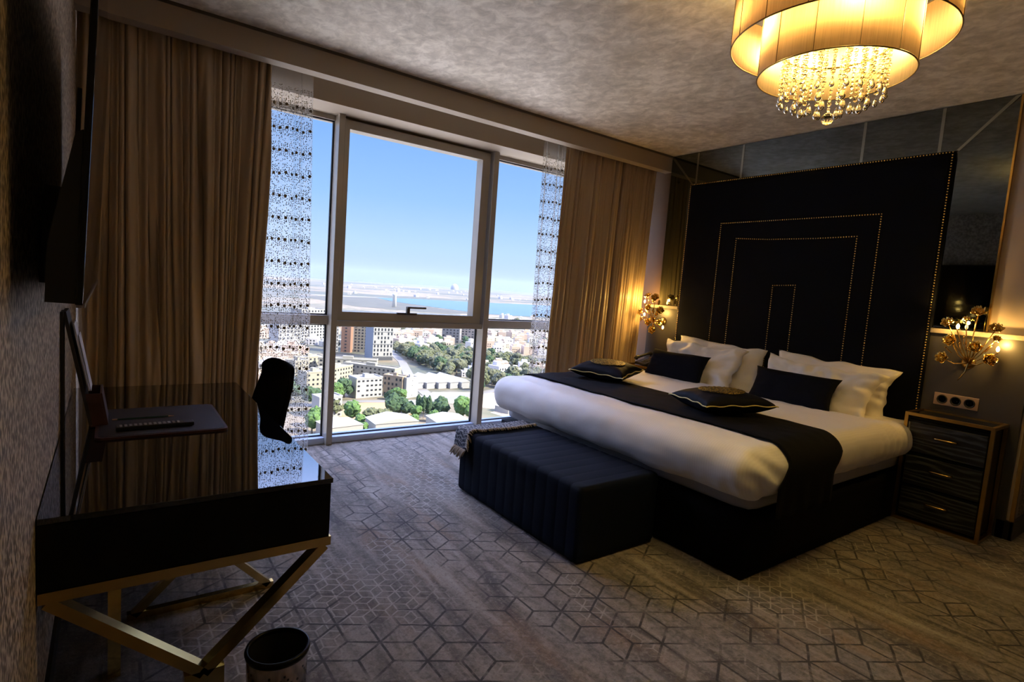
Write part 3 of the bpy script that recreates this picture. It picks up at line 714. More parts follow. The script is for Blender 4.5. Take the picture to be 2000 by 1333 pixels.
# ------------------------------------------------------------------ flower sconces
def petal_mesh(bm, M_, L, Wd, cup):
    nn = 5; vs = []
    for i in range(nn + 1):
        u = i / nn; row = []
        for j in range(nn + 1):
            v = -1 + 2 * j / nn; w = Wd * math.sin(PI * (.12 + .80 * u)) ** .8
            row.append(bm.verts.new(M_ @ Vector((u * L * (1 - .1 * v * v), v * w, cup * u * u * L + .25 * w * v * v + (.006 * math.sin(v * 4) if u > .8 else 0)))))
        vs.append(row)
    for i in range(nn):
        for j in range(nn): bm.faces.new((vs[i][j], vs[i + 1][j], vs[i + 1][j + 1], vs[i][j + 1]))
def rose(r, seed):
    b = BM(); q = random.Random(seed)
    for lay, (cnt, L, cup) in enumerate(((5, r, .35), (5, r * .8, .95), (4, r * .58, 1.7), (3, r * .38, 2.6))):
        for k in range(cnt):
            a = 2 * PI * k / cnt + lay * .6 + q.uniform(-.15, .15)
            petal_mesh(b, Matrix.Rotation(a, 4, 'Z') @ Matrix.Translation((r * .06, 0, -.002 * lay)), L, L * .5, cup)
    return b
roses = {}
def sconce(label, base, stem_root, flowers, bulbs, leaves, power):
    """positions are absolute; base: point on the wall panel"""
    t = thing('wall_sconce', label, 'wall lamp', base); B0 = Vector(base)
    rel = lambda p: Vector(p) - B0
    b = lathe(BM(), [(0, 0), (.045, 0), (.042, .012), (.015, .02), (0, .022)], 28); bmesh.ops.rotate(b, verts=b.verts[:], cent=(0, 0, 0), matrix=Matrix.Rotation(-PI / 2, 3, 'Y'))
    obj('backplate', b, MT['gold'], t, True)
    mid = rel(stem_root)
    b = BM(); tip = mid + Vector((-.01, .045, -.13)); tube(b, [tip, tip.lerp(mid, .5) + Vector((0, -.012, 0)), mid, mid + Vector((0, -.01, .03))], .005, 8, True, [.003, .005, .006, .006])
    tube(b, [Vector((-.01, 0, 0)), mid.lerp(Vector((0, 0, 0)), .5), mid], .005, 8); obj('stem', b, MT['gold'], t, True)
    for i, (p, r_, facing) in enumerate(flowers):
        p = rel(p); b = BM(); m1 = mid.lerp(p, .5) + Vector((-.02, 0, -.02)); tube(b, [mid, mid.lerp(m1, .6), m1, m1.lerp(p, .6), p], .0035, 7, True, [.005, .0045, .004, .0035, .003]); br = obj('branch', b, MT['gold'], t, True)
        k = round(r_, 3)
        if k not in roses:
            me = bpy.data.meshes.new('rose'); bb = rose(r_ * 1.25, i); bb.to_mesh(me); bb.free()
            for pp in me.polygons: pp.use_smooth = True
            me.materials.append(MT['gold_bright']); roses[k] = me
        o = bpy.data.objects.new('flower', roses[k]); COL.objects.link(o); o.parent = t; o.location = p
        o.rotation_euler = Vector(facing).to_track_quat('Z', 'Y').to_euler(); solid(o, .0012)
    for i, p in enumerate(leaves):
        p = rel(p); b = BM(); d = (p - mid); M_ = Matrix.Translation(p) @ d.to_track_quat('X', 'Z').to_matrix().to_4x4()
        petal_mesh(b, M_, .06, .015, .2); o = obj('leaf', b, MT['gold'], t, True); solid(o, .0015)
    for i, p in enumerate(bulbs):
        p = rel(p); b = BM(); tube(b, [mid, mid.lerp(p, .5) + Vector((-.02, 0, -.015)), p - Vector((0, 0, .03)), p - Vector((0, 0, .018))], .003, 7, True, [.004, .0035, .004, .009]); obj('lamp_arm', b, MT['gold'], t, True)
        b = lathe(BM(), [(0, -.018), (.006, -.016), (.010, -.006), (.011, .002), (.008, .012), (.003, .020), (0, .022)], 12); o = obj('bulb', b, MT['bulb'], t, True, loc=p)
        ld = bpy.data.lights.new('bulb_glow', 'POINT'); ld.energy = power[i]; ld.color = (1, .58, .14); ld.shadow_soft_size = .012
        lo = bpy.data.objects.new('bulb_glow', ld); COL.objects.link(lo); lo.parent = t; lo.location = Vector(p) + Vector((-.022, 0, .03))
    return t
F = lambda x, y, z: (x, y, z)
sconce('gold rose branch wall lamp with two lit bulbs above the right nightstand', (5.085, 1.31, 1.20), (4.99, 1.285, 1.20),
       [((5.0, 1.439, 1.475), .034, (-.7, .3, .7)), ((5.0, 1.273, 1.564), .038, (-.6, -.1, .8)), ((5.0, 1.163, 1.455), .036, (-.5, -.2, .8)), ((4.99, 1.406, 1.35), .038, (-.9, .3, .4)), ((4.98, 1.436, 1.217), .036, (-.9, .3, .3)),
        ((4.97, 1.252, 1.317), .036, (-.9, 0, .4)), ((4.98, 1.168, 1.241), .036, (-.8, -.4, .3)), ((5.0, 1.334, 1.511), .020, (-.6, .2, .8)), ((4.99, 1.15, 1.39), .022, (-.6, -.4, .6))],
       [(5.0, 1.379, 1.458), (5.0, 1.136, 1.322)], [(4.99, 1.36, 1.28), (4.985, 1.335, 1.285), (4.98, 1.31, 1.29), (4.985, 1.285, 1.285), (4.99, 1.39, 1.26), (4.98, 1.325, 1.33), (4.985, 1.20, 1.29), (4.985, 1.265, 1.25)], (3.0, 3.0))
sconce('gold rose branch wall lamp with lit bulbs between the right curtain and the headboard', (5.085, 4.10, 1.25), (4.95, 4.12, 1.25),
       [((4.9, 4.19, 1.511), .036, (-.6, .3, .8)), ((4.9, 4.09, 1.50), .040, (-.7, -.2, .7)), ((4.9, 4.27, 1.335), .036, (-.8, .4, .3)), ((4.9, 4.003, 1.366), .038, (-.8, -.3, .5)), ((4.88, 4.13, 1.23), .038, (-.9, .1, .3)),
        ((4.9, 4.002, 1.242), .030, (-.8, -.4, .3)), ((4.9, 4.083, 1.149), .040, (-.9, 0, .2)), ((4.88, 4.15, 1.39), .034, (-.9, .1, .4)), ((4.9, 4.25, 1.26), .022, (-.7, .4, .2))],
       [(4.9, 4.235, 1.457), (4.9, 4.225, 1.310), (4.9, 3.95, 1.190)], [(4.9, 4.10, 1.33), (4.9, 4.06, 1.31), (4.89, 4.17, 1.33), (4.9, 4.12, 1.45), (4.9, 4.04, 1.43), (4.9, 4.2, 1.40), (4.9, 4.05, 1.22)], (3.2, 3.2, 1.6))

# ------------------------------------------------------------------ chandelier
CX, CY = 2.5, 1.25
ch = thing('chandelier', 'two tier pleated drum chandelier with hanging crystals on the ceiling', 'chandelier', (CX, CY, ZC))
def drum(name, R_, z0, z1, nrib):
    b = BM(); lathe(b, [(R_, z0 - ZC), (R_, (z0 + z1) / 2 - ZC), (R_, z1 - ZC)], 96)
    s = obj(name, b, MT['shade'], ch, True); solid(s, .0025, -1)
    for z in (z0, z1):
        obj('rim', tube(BM(), [(R_ * math.cos(a), R_ * math.sin(a), z - ZC) for a in [2 * PI * i / 96 for i in range(97)]], .0030, 6, False), MT['shade_rim'], s, True)
    for k in range(nrib):
        a = 2 * PI * k / nrib + .2; b = BM(); x, y = (R_ + .001) * math.cos(a), (R_ + .001) * math.sin(a)
        tube(b, [(x, y, z0 - ZC), (x, y, z1 - ZC)], .0016, 5); obj('seam', b, MT['shade_rim'], s)
    return s
drum('outer_shade', .4215, 2.629, 2.86, 16); drum('inner_shade', .299, 2.499, 2.80, 12)
b = lathe(BM(), [(0, -.001), (.30, -.001), (.30, -.03), (0, -.03)], 64); obj('ceiling_plate', b, MT['gold'], ch)
b = BM()
for k in range(4):
    a = k * PI / 2 + .4; tube(b, [(.2 * math.cos(a), .2 * math.sin(a), -.03), (.2 * math.cos(a), .2 * math.sin(a), -.29)], .006, 6)
    tube(b, [(.2 * math.cos(a), .2 * math.sin(a), -.25), (.42 * math.cos(a), .42 * math.sin(a), -.25)], .004, 6)
obj('support_rod', b, MT['gold_dark'], ch)
for k in range(8):
    a = 2 * PI * k / 8 + .1; R_ = .245; p = (R_ * math.cos(a), R_ * math.sin(a), -.38)
    b = lathe(BM(), [(0, -.02), (.012, -.016), (.018, 0), (.015, .016), (.009, .03), (0, .034)], 12); obj('bulb', b, MT['bulb'], ch, True, loc=p)
    ld = bpy.data.lights.new('bulb_glow', 'POINT'); ld.energy = 2.6; ld.color = (1, .74, .25); ld.shadow_soft_size = .03
    lo = bpy.data.objects.new('bulb_glow', ld); COL.objects.link(lo); lo.parent = ch; lo.location = (p[0], p[1], p[2] - .045)
for k in range(5):
    a = 2 * PI * k / 5; R_ = .36; p = (R_ * math.cos(a), R_ * math.sin(a), -.33)
    b = lathe(BM(), [(0, -.02), (.012, -.016), (.018, 0), (.015, .016), (.009, .03), (0, .034)], 12); obj('bulb', b, MT['bulb'], ch, True, loc=p)
    ld = bpy.data.lights.new('bulb_glow', 'POINT'); ld.energy = 3.4; ld.color = (1, .74, .25); ld.shadow_soft_size = .03
    lo = bpy.data.objects.new('bulb_glow', ld); COL.objects.link(lo); lo.parent = ch; lo.location = (p[0], p[1], p[2] - .045)
def drop_me(s):
    b = lathe(BM(), [(0, .5 * s), (.06 * s, .42 * s), (.17 * s, .12 * s), (.25 * s, -.15 * s), (.235 * s, -.33 * s), (.12 * s, -.47 * s), (0, -.5 * s)], 12)
    me = bpy.data.meshes.new('crystal_drop'); b.to_mesh(me); b.free(); me.shade_smooth(); me.materials.append(MT['crystal']); return me
big_drop = drop_me(.052); sm_drop = drop_me(.040)
def strand_me(n_):
    b = BM()
    for i in range(n_): sphere(b, (0, 0, -i * .019), .0078 if i % 4 else .0105, 1)
    me = bpy.data.meshes.new('crystal_strand'); b.to_mesh(me); b.free(); me.materials.append(MT['crystal']); return me
def ring(R_, cnt, ztop, nb, dm, ds):
    sm = strand_me(nb)
    for k in range(cnt):
        a = 2 * PI * k / cnt + R_; s = bpy.data.objects.new('crystal_strand', sm); COL.objects.link(s); s.parent = ch; s.location = (R_ * math.cos(a), R_ * math.sin(a), ztop - ZC)
        d = bpy.data.objects.new('crystal_drop', dm); COL.objects.link(d); d.parent = s; d.location = (0, 0, -nb * .019 - ds * .5)
ring(.200, 24, 2.60, 9, sm_drop, .044); ring(.140, 10, 2.60, 10, big_drop, .055); ring(.078, 6, 2.60, 11, big_drop, .055)
b = BM(); sphere(b, (0, 0, 2.322 - ZC), .025, 3); bo = obj('crystal_ball', b, MT['crystal'], ch, True)
b = BM()
for i in range(12): sphere(b, (0, 0, 2.36 - ZC + i * .019), .008, 1)
obj('crystal_strand', b, MT['crystal'], ch)
b = tube(BM(), [(.2 * math.cos(2 * PI * i / 48), .2 * math.sin(2 * PI * i / 48), 2.606 - ZC) for i in range(49)], .004, 6, False); obj('crystal_ring', b, MT['gold_bright'], ch)

# ------------------------------------------------------------------ desk
DXa, DXb, DYa, DYb = XL + .004, .675, 1.985, 3.97
dk = thing('desk', 'long black gloss desk with gold frame along the left wall', 'desk', (.25, 2.98, 0)); ox, oy = -.25, -2.98
def D(name, bm, m, parent=dk, smooth=False):
    bmesh.ops.translate(bm, verts=bm.verts[:], vec=(ox, oy, 0)); return obj(name, bm, m, parent, smooth)
D('desktop', bx(DXa, DXb, DYa, DYb, .732, .750, bev=.0015), MT['gloss'])
D('apron', bx(DXa, DXb - .006, DYa + .006, DYb - .006, .527, .728), MT['black_lacquer'])
b = BM(); s = .034
box(b, DXa, DXb, DYa, DYa + s, .492, .526); box(b, DXa, DXb, DYb - s, DYb, .492, .526); box(b, DXa, DXa + s, DYa + s, DYb - s, .492, .526); box(b, DXb - s, DXb, DYa + s, DYb - s, .492, .526)
D('frame', b, MT['gold'])
def leg_v(yv, yl_):
    b = BM(); side = Vector((0, 1, 0))
    bar(b, (DXa + .02, yv, .492), (.262, yv, .125), .05, .034, side); bar(b, (DXb - .02, yv, .492), (.262, yv, .125), .05, .034, side)
    box(b, .205, .325, yv - .025, yv + .025, 0, .135)
    D('leg', b, MT['gold'])
leg_v(DYa + .026, 0); leg_v(DYb - .026, 0)
for yy in (2.67, 3.30):
    b = BM(); bar(b, (.085, yy, .018), (.36, yy, .30), .03, .030); bar(b, (.615, yy, .018), (.34, yy, .30), .03, .030); box(b, .062, .636, yy - .015, yy + .015, 0, .030)
    bar(b, (.35, yy, .27), (.35, yy, .492), .03, .034)
    D('leg', b, MT['gold'])
D('cable_post', bx(-.002, .036, 2.30, 2.36, 0, .525), MT['gold_bright'])

# things on the desk
st = thing('stationery_stand', 'brown leather stationery stand with sloping back leaning by the wall on the desk', 'stand', (-.06, 3.02, .762))
def side_poly(name, prof, y0, y1, m, parent, bev=.002):
    """prof in (x,z) absolute"""
    b = BM(); A = [b.verts.new((p[0] + .06, y0 - 3.02, p[1] - .762)) for p in prof]; B = [b.verts.new((p[0] + .06, y1 - 3.02, p[1] - .762)) for p in prof]; n_ = len(prof)
    b.faces.new(A[::-1]); b.faces.new(B)
    for i in range(n_): b.faces.new((A[i], A[(i + 1) % n_], B[(i + 1) % n_], B[i]))
    return obj(name, b, m, parent)
side_poly('sloping_board', [(-.072, .762), (-.060, .765), (-.150, 1.262), (-.163, 1.262)], 3.0, 3.22, MT['leather_dark'], st)
side_poly('back_board', [(-.169, .752), (-.160, .752), (-.158, 1.262), (-.169, 1.262)], 2.985, 3.10, MT['black'], st)
side_poly('box_front', [(-.012, .762), (-.004, .764), (-.026, .905), (-.034, .905)], 3.0, 3.22, MT['leather'], st)
for ya in (3.0, 3.212): side_poly('box_side', [(-.060, .762), (-.012, .762), (-.034, .903), (-.086, .905)], ya, ya + .008, MT['leather'], st)
side_poly('box_bottom', [(-.068, .755), (-.004, .755), (-.004, .762), (-.068, .762)], 3.0, 3.22, MT['leather'], st)
br = obj('brochure', bx(0, .004, -.09, .09, 0, .30), MT['paper'], None); br.location = (-.0745, 3.105, .915); br.rotation_euler = (0, -.178, 0); tag(br, 'pale brochure propped on the sloping leather stand', 'brochure')
br = obj('brochure', bx(0, .003, -.085, .08, 0, .25), MT['paper'], None); br.location = (-.068, 3.125, .910); br.rotation_euler = (0, -.172, 0); tag(br, 'shorter pale brochure in front, in the box of the leather stand', 'brochure')
pad = thing('writing_pad', 'dark leather writing pad with rounded corners on the desk', 'writing pad', (.22, 3.05, .7505))
b = BM(); out = []
x0, x1, y0, y1, rr = -.27, .228, -.27, .27, .03
for cx_, cy_, a0 in ((x1 - rr, y1 - rr, 0), (x0 + rr, y1 - rr, PI / 2), (x0 + rr, y0 + rr, PI), (x1 - rr, y0 + rr, 1.5 * PI)):
    for k in range(6): a = a0 + k * PI / 10; out.append((cx_ + rr * math.cos(a), cy_ + rr * math.sin(a)))
def slab(out, z0, z1, sc=1.0):
    b = BM(); A = [b.verts.new((p[0] * sc, p[1] * sc, z0)) for p in out]; B = [b.verts.new((p[0] * sc, p[1] * sc, z1)) for p in out]; n_ = len(out); b.faces.new(A[::-1]); b.faces.new(B)
    for i in range(n_): b.faces.new((A[i], A[(i + 1) % n_], B[(i + 1) % n_], B[i]))
    return b
obj('pad_base', slab(out, 0, .009), MT['leather'], pad); obj('pad_surface', slab(out, .009, .0105, .955), MT['leather_dark'], pad)
rm = thing('remote_control', 'black television remote lying on the writing pad', 'remote control', (.17, 2.895, .7625), .035)
obj('remote_body', bx(-.148, .148, -.026, .026, 0, .017, bev=.004), MT['black'], rm)
b = BM()
for i in range(13):
    for j in range(3): box(b, -.135 + i * .018, -.125 + i * .018, -.018 + j * .013, -.010 + j * .013, .016, .019)
obj('buttons', b, MT['key'], rm)
obj('end_plate', bx(.105, .143, -.022, .022, .0165, .0178), MT['key_dark'], rm)
pc = thing('pencil', 'green pencil lying on the writing pad behind the remote', 'pencil', (.135, 3.075, .7655), .01)
b = lathe(BM(), [(0, -.105), (.0038, -.105), (.0038, .095), (0, .095)], 6); bmesh.ops.rotate(b, verts=b.verts[:], cent=(0, 0, 0), matrix=Matrix.Rotation(PI / 2, 3, 'Y')); obj('shaft', b, MT['pencil'], pc)
b = lathe(BM(), [(.0038, .095), (.001, .118), (0, .12)], 6); bmesh.ops.rotate(b, verts=b.verts[:], cent=(0, 0, 0), matrix=Matrix.Rotation(PI / 2, 3, 'Y')); obj('point', b, MT['pencil_wood'], pc)
b = lathe(BM(), [(0, -.125), (.0037, -.125), (.0037, -.105)], 8); bmesh.ops.rotate(b, verts=b.verts[:], cent=(0, 0, 0), matrix=Matrix.Rotation(PI / 2, 3, 'Y')); obj('eraser', b, MT['pencil_wood'], pc)

# ------------------------------------------------------------------ chair
cc = thing('desk_chair', 'black upholstered shell chair tucked against the right side of the desk', 'chair', (.60, 3.32, 0))
def shell(u, v):
    # u across (0 near .. 1 far), v from lower back edge to top
    s = u * 2 - 1; w = max(0, v - .15) / .85
    yn = 3.06 + .07 * w; yf = 3.84 - .37 * w ** 1.1; y = yn + (yf - yn) * u
    x = (.70 + .105 * w) * (1 - u) + (.70 + .04 * w) * u + .05 * (1 - s * s) * (1 - .3 * v)
    z = .42 + (.56 + .012 * u) * v - .05 * abs(s) ** 6 * max(0, (v - .6) / .4)
    y += -s * .035 * max(0, (v - .8) / .2) ** 3
    if v < .2: x -= .1 * (.2 - v)
    return (max(x, .70) - .60, y - 3.32, z)
o = obj('backrest', grid(24, 24, shell), MT['black_cloth'], cc, True); solid(o, .030, 1); subs(o, 1)
o = obj('seat', rbox(.50, .50, .09, .04, (16, 16, 6)), MT['black_cloth'], cc, True, loc=(-.10 + .02, -.02, .425))
for sx, sy in ((-1, -1), (1, -1), (-1, 1), (1, 1)):
    b = BM(); tube(b, [(-.08 + sx * .15, -.02 + sy * .15, .39), (-.08 + sx * .21, -.02 + sy * .20, 0.0)], .012, 8, True, [.015, .009]); obj('leg', b, MT['black'], cc, True)

# ------------------------------------------------------------------ television
tv = thing('television', 'black flat television on a wall bracket above the desk, seen edge on', 'television', (-.0485, 2.40, 1.392)); tv.rotation_euler = (0, .042, 0)
obj('screen_panel', bx(-.014, 0, -.85, .85, 0, .93, bev=.002), MT['tv_screen'], tv)
b = BM(); pr_ = [(-.0145, .002), (-.066, .002), (-.066, .13), (-.028, .37), (-.0145, .38)]
A = [b.verts.new((p[0], -.845, p[1])) for p in pr_]; B = [b.verts.new((p[0], .845, p[1])) for p in pr_]; b.faces.new(A); b.faces.new(B[::-1])
for i in range(5): b.faces.new((A[i], A[(i + 1) % 5], B[(i + 1) % 5], B[i]))
obj('rear_housing', b, MT['black'], tv)
obj('bottom_bezel', bx(-.012, .0035, -.849, .849, -.006, .004), MT['steel'], tv)
for y in (-.60, -.30): obj('bracket_rail', bx(-.040, -.031, y, y + .03, .36, .52 if y < -.4 else .47), MT['black'], tv)
obj('wall_mount', bx(-.118, -.068, -.30, .35, .02, .30), MT['black'], tv)

# ------------------------------------------------------------------ waste bin
wb = thing('waste_bin', 'perforated steel waste bin with black rim under the desk end', 'waste bin', (.452, 1.80, 0))
b = lathe(BM(), [(0, .004), (.088, .004), (.095, .262)], 48); o = obj('bin_wall', b, MT['steel'], wb, True)
b = lathe(BM(), [(.086, .02), (.090, .262), (.0, .02)][0:2], 48); obj('liner', lathe(BM(), [(0, .03), (.084, .03), (.0905, .262)], 48), MT['black'], wb, True)
b = lathe(BM(), [(.0915, .258), (.098, .256), (.101, .266), (.098, .276), (.091, .276), (.088, .268), (.0915, .258)], 56); obj('rim', b, MT['black_lacquer'], wb, True)
b = BM(); r = random.Random(5)
for row in range(14):
    for k in range(26):
        if r.random() < .45: continue
        a = 2 * PI * (k + .5 * (row % 2)) / 26; z = .035 + row * .0145; R_ = .088 + .007 * z / .262 + .0006
        c = Vector((R_ * math.cos(a), R_ * math.sin(a), z)); tv_ = Vector((-math.sin(a), math.cos(a), 0)) * .0032; uz = Vector((0, 0, .0036))
        b.faces.new([b.verts.new(c + p) for p in (-tv_ - uz, tv_ - uz, tv_ + uz, -tv_ + uz)])
o = obj('perforation', b, MT['gasket'], wb); o['kind'] = 'stuff'
# ------------------------------------------------------------------ city outside, 82 m below
GZ = -82.0
b = bx(-45, 60, 5.4, 37, -14, -12.5); o = obj('bounce_slab', b, plain('bounce_slab_white', (.80, .76, .68), .8)); tag(o, 'added white slab below the window, out of view, bouncing light indoors', 'roof')  # unseen slab added to bounce sunlight up onto the ceiling
n = N('city_ground'); v = n.coord(); a = n.noise(n.mapping(v, (1, 1, 1)), .006, 5, .6); c2_ = n.voro(v, .03, 'F1', 'Color'); d = n.noise(v, .05, 4, .65)
s_ = n.xyz(c2_)
c = n.ramp(a, [(.35, (.252, .210, .151)), (.48, (.311, .277, .227)), (.55, (.151, .168, .109)), (.66, (.269, .239, .189))])
c = n.mix(n.step(s_[0], .45, .55, 0, .6), c, n.ramp(d, [(.35, (.084, .105, .063)), (.5, (.277, .252, .218)), (.65, (.357, .344, .319))]))
far_ = n.noise(n.mapping(v, (.45, 1, 1)), .0022, 5, .62); c = n.mix(n.step(far_, .45, .53, 0, .85), c, (.075, .10, .085))
MT['ground'] = n.done(n.bsdf(n.mix(1.0, c, (.84, .76, .64), 'MULTIPLY'), .9))
b = BM(); R_ = 9200; vs = [b.verts.new((R_ * math.cos(2 * PI * i / 96), R_ * math.sin(2 * PI * i / 96), GZ)) for i in range(96)]; b.faces.new(vs)
g = obj('ground_plain', b, MT['ground']); g['kind'] = 'structure'
def flat(name, pts, m, label, cat, z):
    b = BM(); A = [b.verts.new((p[0], p[1], GZ + z)) for p in pts]; B = [b.verts.new((p[0], p[1], GZ + .01)) for p in pts]; b.faces.new(A)
    k = len(pts)
    for i in range(k): b.faces.new((A[i], A[(i + 1) % k], B[(i + 1) % k], B[i]))
    o = obj(name, b, m); return tag(o, label, cat)
n = N('lagoon_water'); MT['water'] = n.done(n.bsdf(n.mix(n.noise(n.coord(), .01), (.035, .10, .16), (.05, .13, .19)), .25, 0))
flat('lagoon', [(914, 2251), (1108, 2336), (1329, 2349), (1466, 2320), (1800, 2400), (2700, 2500), (2600, 1500), (1222, 1330), (985, 1362), (903, 1406), (887, 1564), (867, 1825), (865, 2003)], MT['water'], 'blue lagoon beyond the city near the horizon', 'water', .6)
MT['sand'] = plain('bare_sandy_earth', (.40, .245, .125), .9, 0, .12, .05)
MT['sand2'] = plain('pale_dust', (.46, .36, .25), .9, 0, .1, .05)
MT['road'] = plain('bleached_road', (0.219, 0.208, 0.193), .8, 0, .06, .1)
MT['marsh'] = plain('dry_marsh', (0.089, 0.086, 0.063), .9, 0, .35, .012)
flat('dirt_lot', [(112, 302), (108, 345), (132, 352), (158, 350), (172, 330), (150, 303), (128, 298)], MT['sand'], 'orange bare dirt lot beside the round trees below the white blocks', 'dirt lot', .20)
flat('dirt_lot', [(190, 335), (182, 352), (200, 372), (232, 362), (262, 350), (262, 312), (220, 300)], MT['sand2'], 'pale dirt lot right of the small sheds below the park', 'dirt lot', .20)
flat('dirt_lot', [(205, 300), (232, 310), (290, 322), (330, 300), (290, 260), (210, 265)], MT['sand2'], 'dusty pink lot at the lower right of the view', 'dirt lot', .18)
flat('road', [(100, 350), (100, 357), (134, 361), (182, 346), (262, 372), (340, 372), (340, 366), (264, 364), (184, 337), (134, 353)], MT['road'], 'pale road crossing below the white apartment blocks', 'road', .30)
flat('road', [(186, 360), (200, 420), (238, 520), (260, 600), (268, 600), (246, 518), (210, 420), (194, 358)], MT['road'], 'pale track running along the left edge of the park', 'road', .30)
flat('marsh', [(560, 1500), (540, 2100), (895, 2238), (855, 2000), (870, 1560), (890, 1400), (760, 1340)], MT['marsh'], 'dry marsh flats left of the lagoon', 'marsh', .3)
flat('salt_flat', [(640, 2150), (640, 2270), (1000, 2330), (905, 2254)], MT['road'], 'white salt strip beyond the marsh at the left of the lagoon', 'salt flat', .5)
# far hills
b = BM(); ring_ = []
for i in range(80):
    a = math.radians(20 + 100 * i / 79); R_ = 8600; h = 10 + 45 * max(0, nz((i * .09, 2, 0)) + .15) + 60 * max(0, 1 - i / 40)
    x, y = R_ * math.cos(a), R_ * math.sin(a); ring_.append((b.verts.new((x * .93, y * .93, GZ + .5)), b.verts.new((x, y, GZ + h)), b.verts.new((x * 1.06, y * 1.06, GZ + .5))))
for p, q in zip(ring_, ring_[1:]):
    b.faces.new((p[0], q[0], q[1], p[1])); b.faces.new((p[1], q[1], q[2], p[2]))
o = obj('hill_ridge', b, plain('far_hill', (.143, .160, .151), .9, 0, .2, .003), None, True); tag(o, 'low pale ridge of hills along the horizon', 'hills')

CM = {}
def bmat(c):
    c = tuple(q * 1.0 for q in c)
    if c not in CM: CM[c] = plain('render_%d' % len(CM), c, .8, 0, .05, .2)
    return CM[c]
MT['win_dark'] = plain('dark_window', (.021, .023, .027), .3)  # near-black panes for the city facades
WINM = {}
BP = []
def building(name, label, x, y, rz, w, d, h, col, rows, cols, winw=.5, winh=.5, side=None, sidewin=False, parapet=True, group=None, roofc=None, strips=None, cat='building'):
    """front face looks along local -y; x along the facade"""
    t = thing(name, label, cat, (x, y, GZ), rz, group); BP.append((x - math.sin(rz) * d / 2, y + math.cos(rz) * d / 2, math.hypot(w, d) / 2))
    obj('walls', bx(-w / 2, w / 2, 0, d, .0, h), bmat(col), t)
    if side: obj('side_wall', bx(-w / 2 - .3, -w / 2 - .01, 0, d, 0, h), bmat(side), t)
    b = BM(); pw = .5
    box(b, -w / 2 - .2, w / 2 + .2, -.2, pw, h + .01, h + .9); box(b, -w / 2 - .2, w / 2 + .2, d - pw, d + .2, h + .01, h + .9); box(b, -w / 2 - .2, -w / 2 + pw, pw, d - pw, h + .01, h + .9); box(b, w / 2 - pw, w / 2 + .2, pw, d - pw, h + .01, h + .9)
    if parapet: obj('parapet', b, bmat(col), t)
    else: b.free()
    obj('roof', bx(-w / 2 + .5, w / 2 - .5, .5, d - .5, h + .01, h + .25), bmat(roofc or (.260, .244, .210)), t)
    obj('roof_hut', bx(-w * .1, w * .08, d * .35, d * .65, h + .26, h + 2.6), bmat(col), t)
    if rows:
        fh = h / rows; cw = w / cols; key = (round(cw * winw, 2), round(fh * winh, 2))
        if key not in WINM:
            me = bpy.data.meshes.new('window'); b = bx(-key[0] / 2, key[0] / 2, -.10, .0, -key[1] / 2, key[1] / 2); b.to_mesh(me); b.free(); me.materials.append(MT['win_dark']); WINM[key] = me
        r = random.Random(int(x * 7 + y)); cnt = 0
        for i in range(rows):
            for j in range(cols):
                if r.random() < .08 or cnt > 98: continue
                o = bpy.data.objects.new('window', WINM[key]); COL.objects.link(o); o.parent = t; o.location = (-w / 2 + (j + .5) * cw, -.02, (i + .52) * fh); cnt += 1
        if sidewin:
            k2 = ('s', key); 
            if k2 not in WINM:
                me = bpy.data.meshes.new('window'); b = bx(-.10, 0, -key[0] / 2, key[0] / 2, -key[1] / 2, key[1] / 2); b.to_mesh(me); b.free(); me.materials.append(MT['win_dark']); WINM[k2] = me
            nc = max(1, int(d / cw))
            for i in range(rows):
                for j in range(nc):
                    if cnt > 98: continue
                    o = bpy.data.objects.new('window', WINM[k2]); COL.objects.link(o); o.parent = t; o.location = (-w / 2 - .31, (j + .5) * d / nc, (i + .52) * fh); cnt += 1
    return t
def face_rz(x0, y0, x1, y1): return math.atan2(y1 - y0, x1 - x0)
def bl(name, label, p0, p1, d, h, *a, **k):
    """front facade from p0 (left) to p1 (right)"""
    w = math.dist(p0, p1); return building(name, label, (p0[0] + p1[0]) / 2, (p0[1] + p1[1]) / 2, face_rz(*p0, *p1), w, d, h, *a, **k)
WH, CRM, BEI = (.361, .361, .357), (.353, .328, .260), (.277, .252, .193)
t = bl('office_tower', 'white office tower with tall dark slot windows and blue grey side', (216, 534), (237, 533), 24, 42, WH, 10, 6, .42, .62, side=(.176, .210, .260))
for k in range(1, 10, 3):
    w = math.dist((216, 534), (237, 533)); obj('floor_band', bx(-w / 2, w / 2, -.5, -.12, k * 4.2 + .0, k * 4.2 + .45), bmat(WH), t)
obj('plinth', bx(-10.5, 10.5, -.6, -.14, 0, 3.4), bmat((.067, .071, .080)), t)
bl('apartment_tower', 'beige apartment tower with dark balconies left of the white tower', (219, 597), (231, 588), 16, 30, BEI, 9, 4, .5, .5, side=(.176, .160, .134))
bl('apartment_tower', 'terracotta tower at the left edge of the middle window', (205, 598), (213, 591), 7, 32, (.302, .168, .109), 9, 1, .2, .4)
bl('apartment_tower', 'grey tower behind the terracotta tower', (193, 594), (202, 598), 8, 30, (.231, .235, .252), 8, 3, .4, .5)
bl('apartment_tower', 'brown unfinished tower between the terracotta and beige towers', (215, 622), (223, 615), 10, 27, (.176, .151, .130), 7, 2, .5, .5)
bl('apartment_tower', 'white apartment tower seen beside the sheer curtain', (190, 700), (226, 722), 18, 38, WH, 10, 8, .45, .6)
bl('apartment_tower', 'second white apartment tower behind the dotted sheer curtain', (150, 640), (176, 650), 18, 34, WH, 9, 6, .45, .55)
bl('apartment_tower', 'dark grey block beyond the dense low houses', (380, 690), (400, 676), 14, 24, (.151, .155, .176), 6, 5, .5, .5)
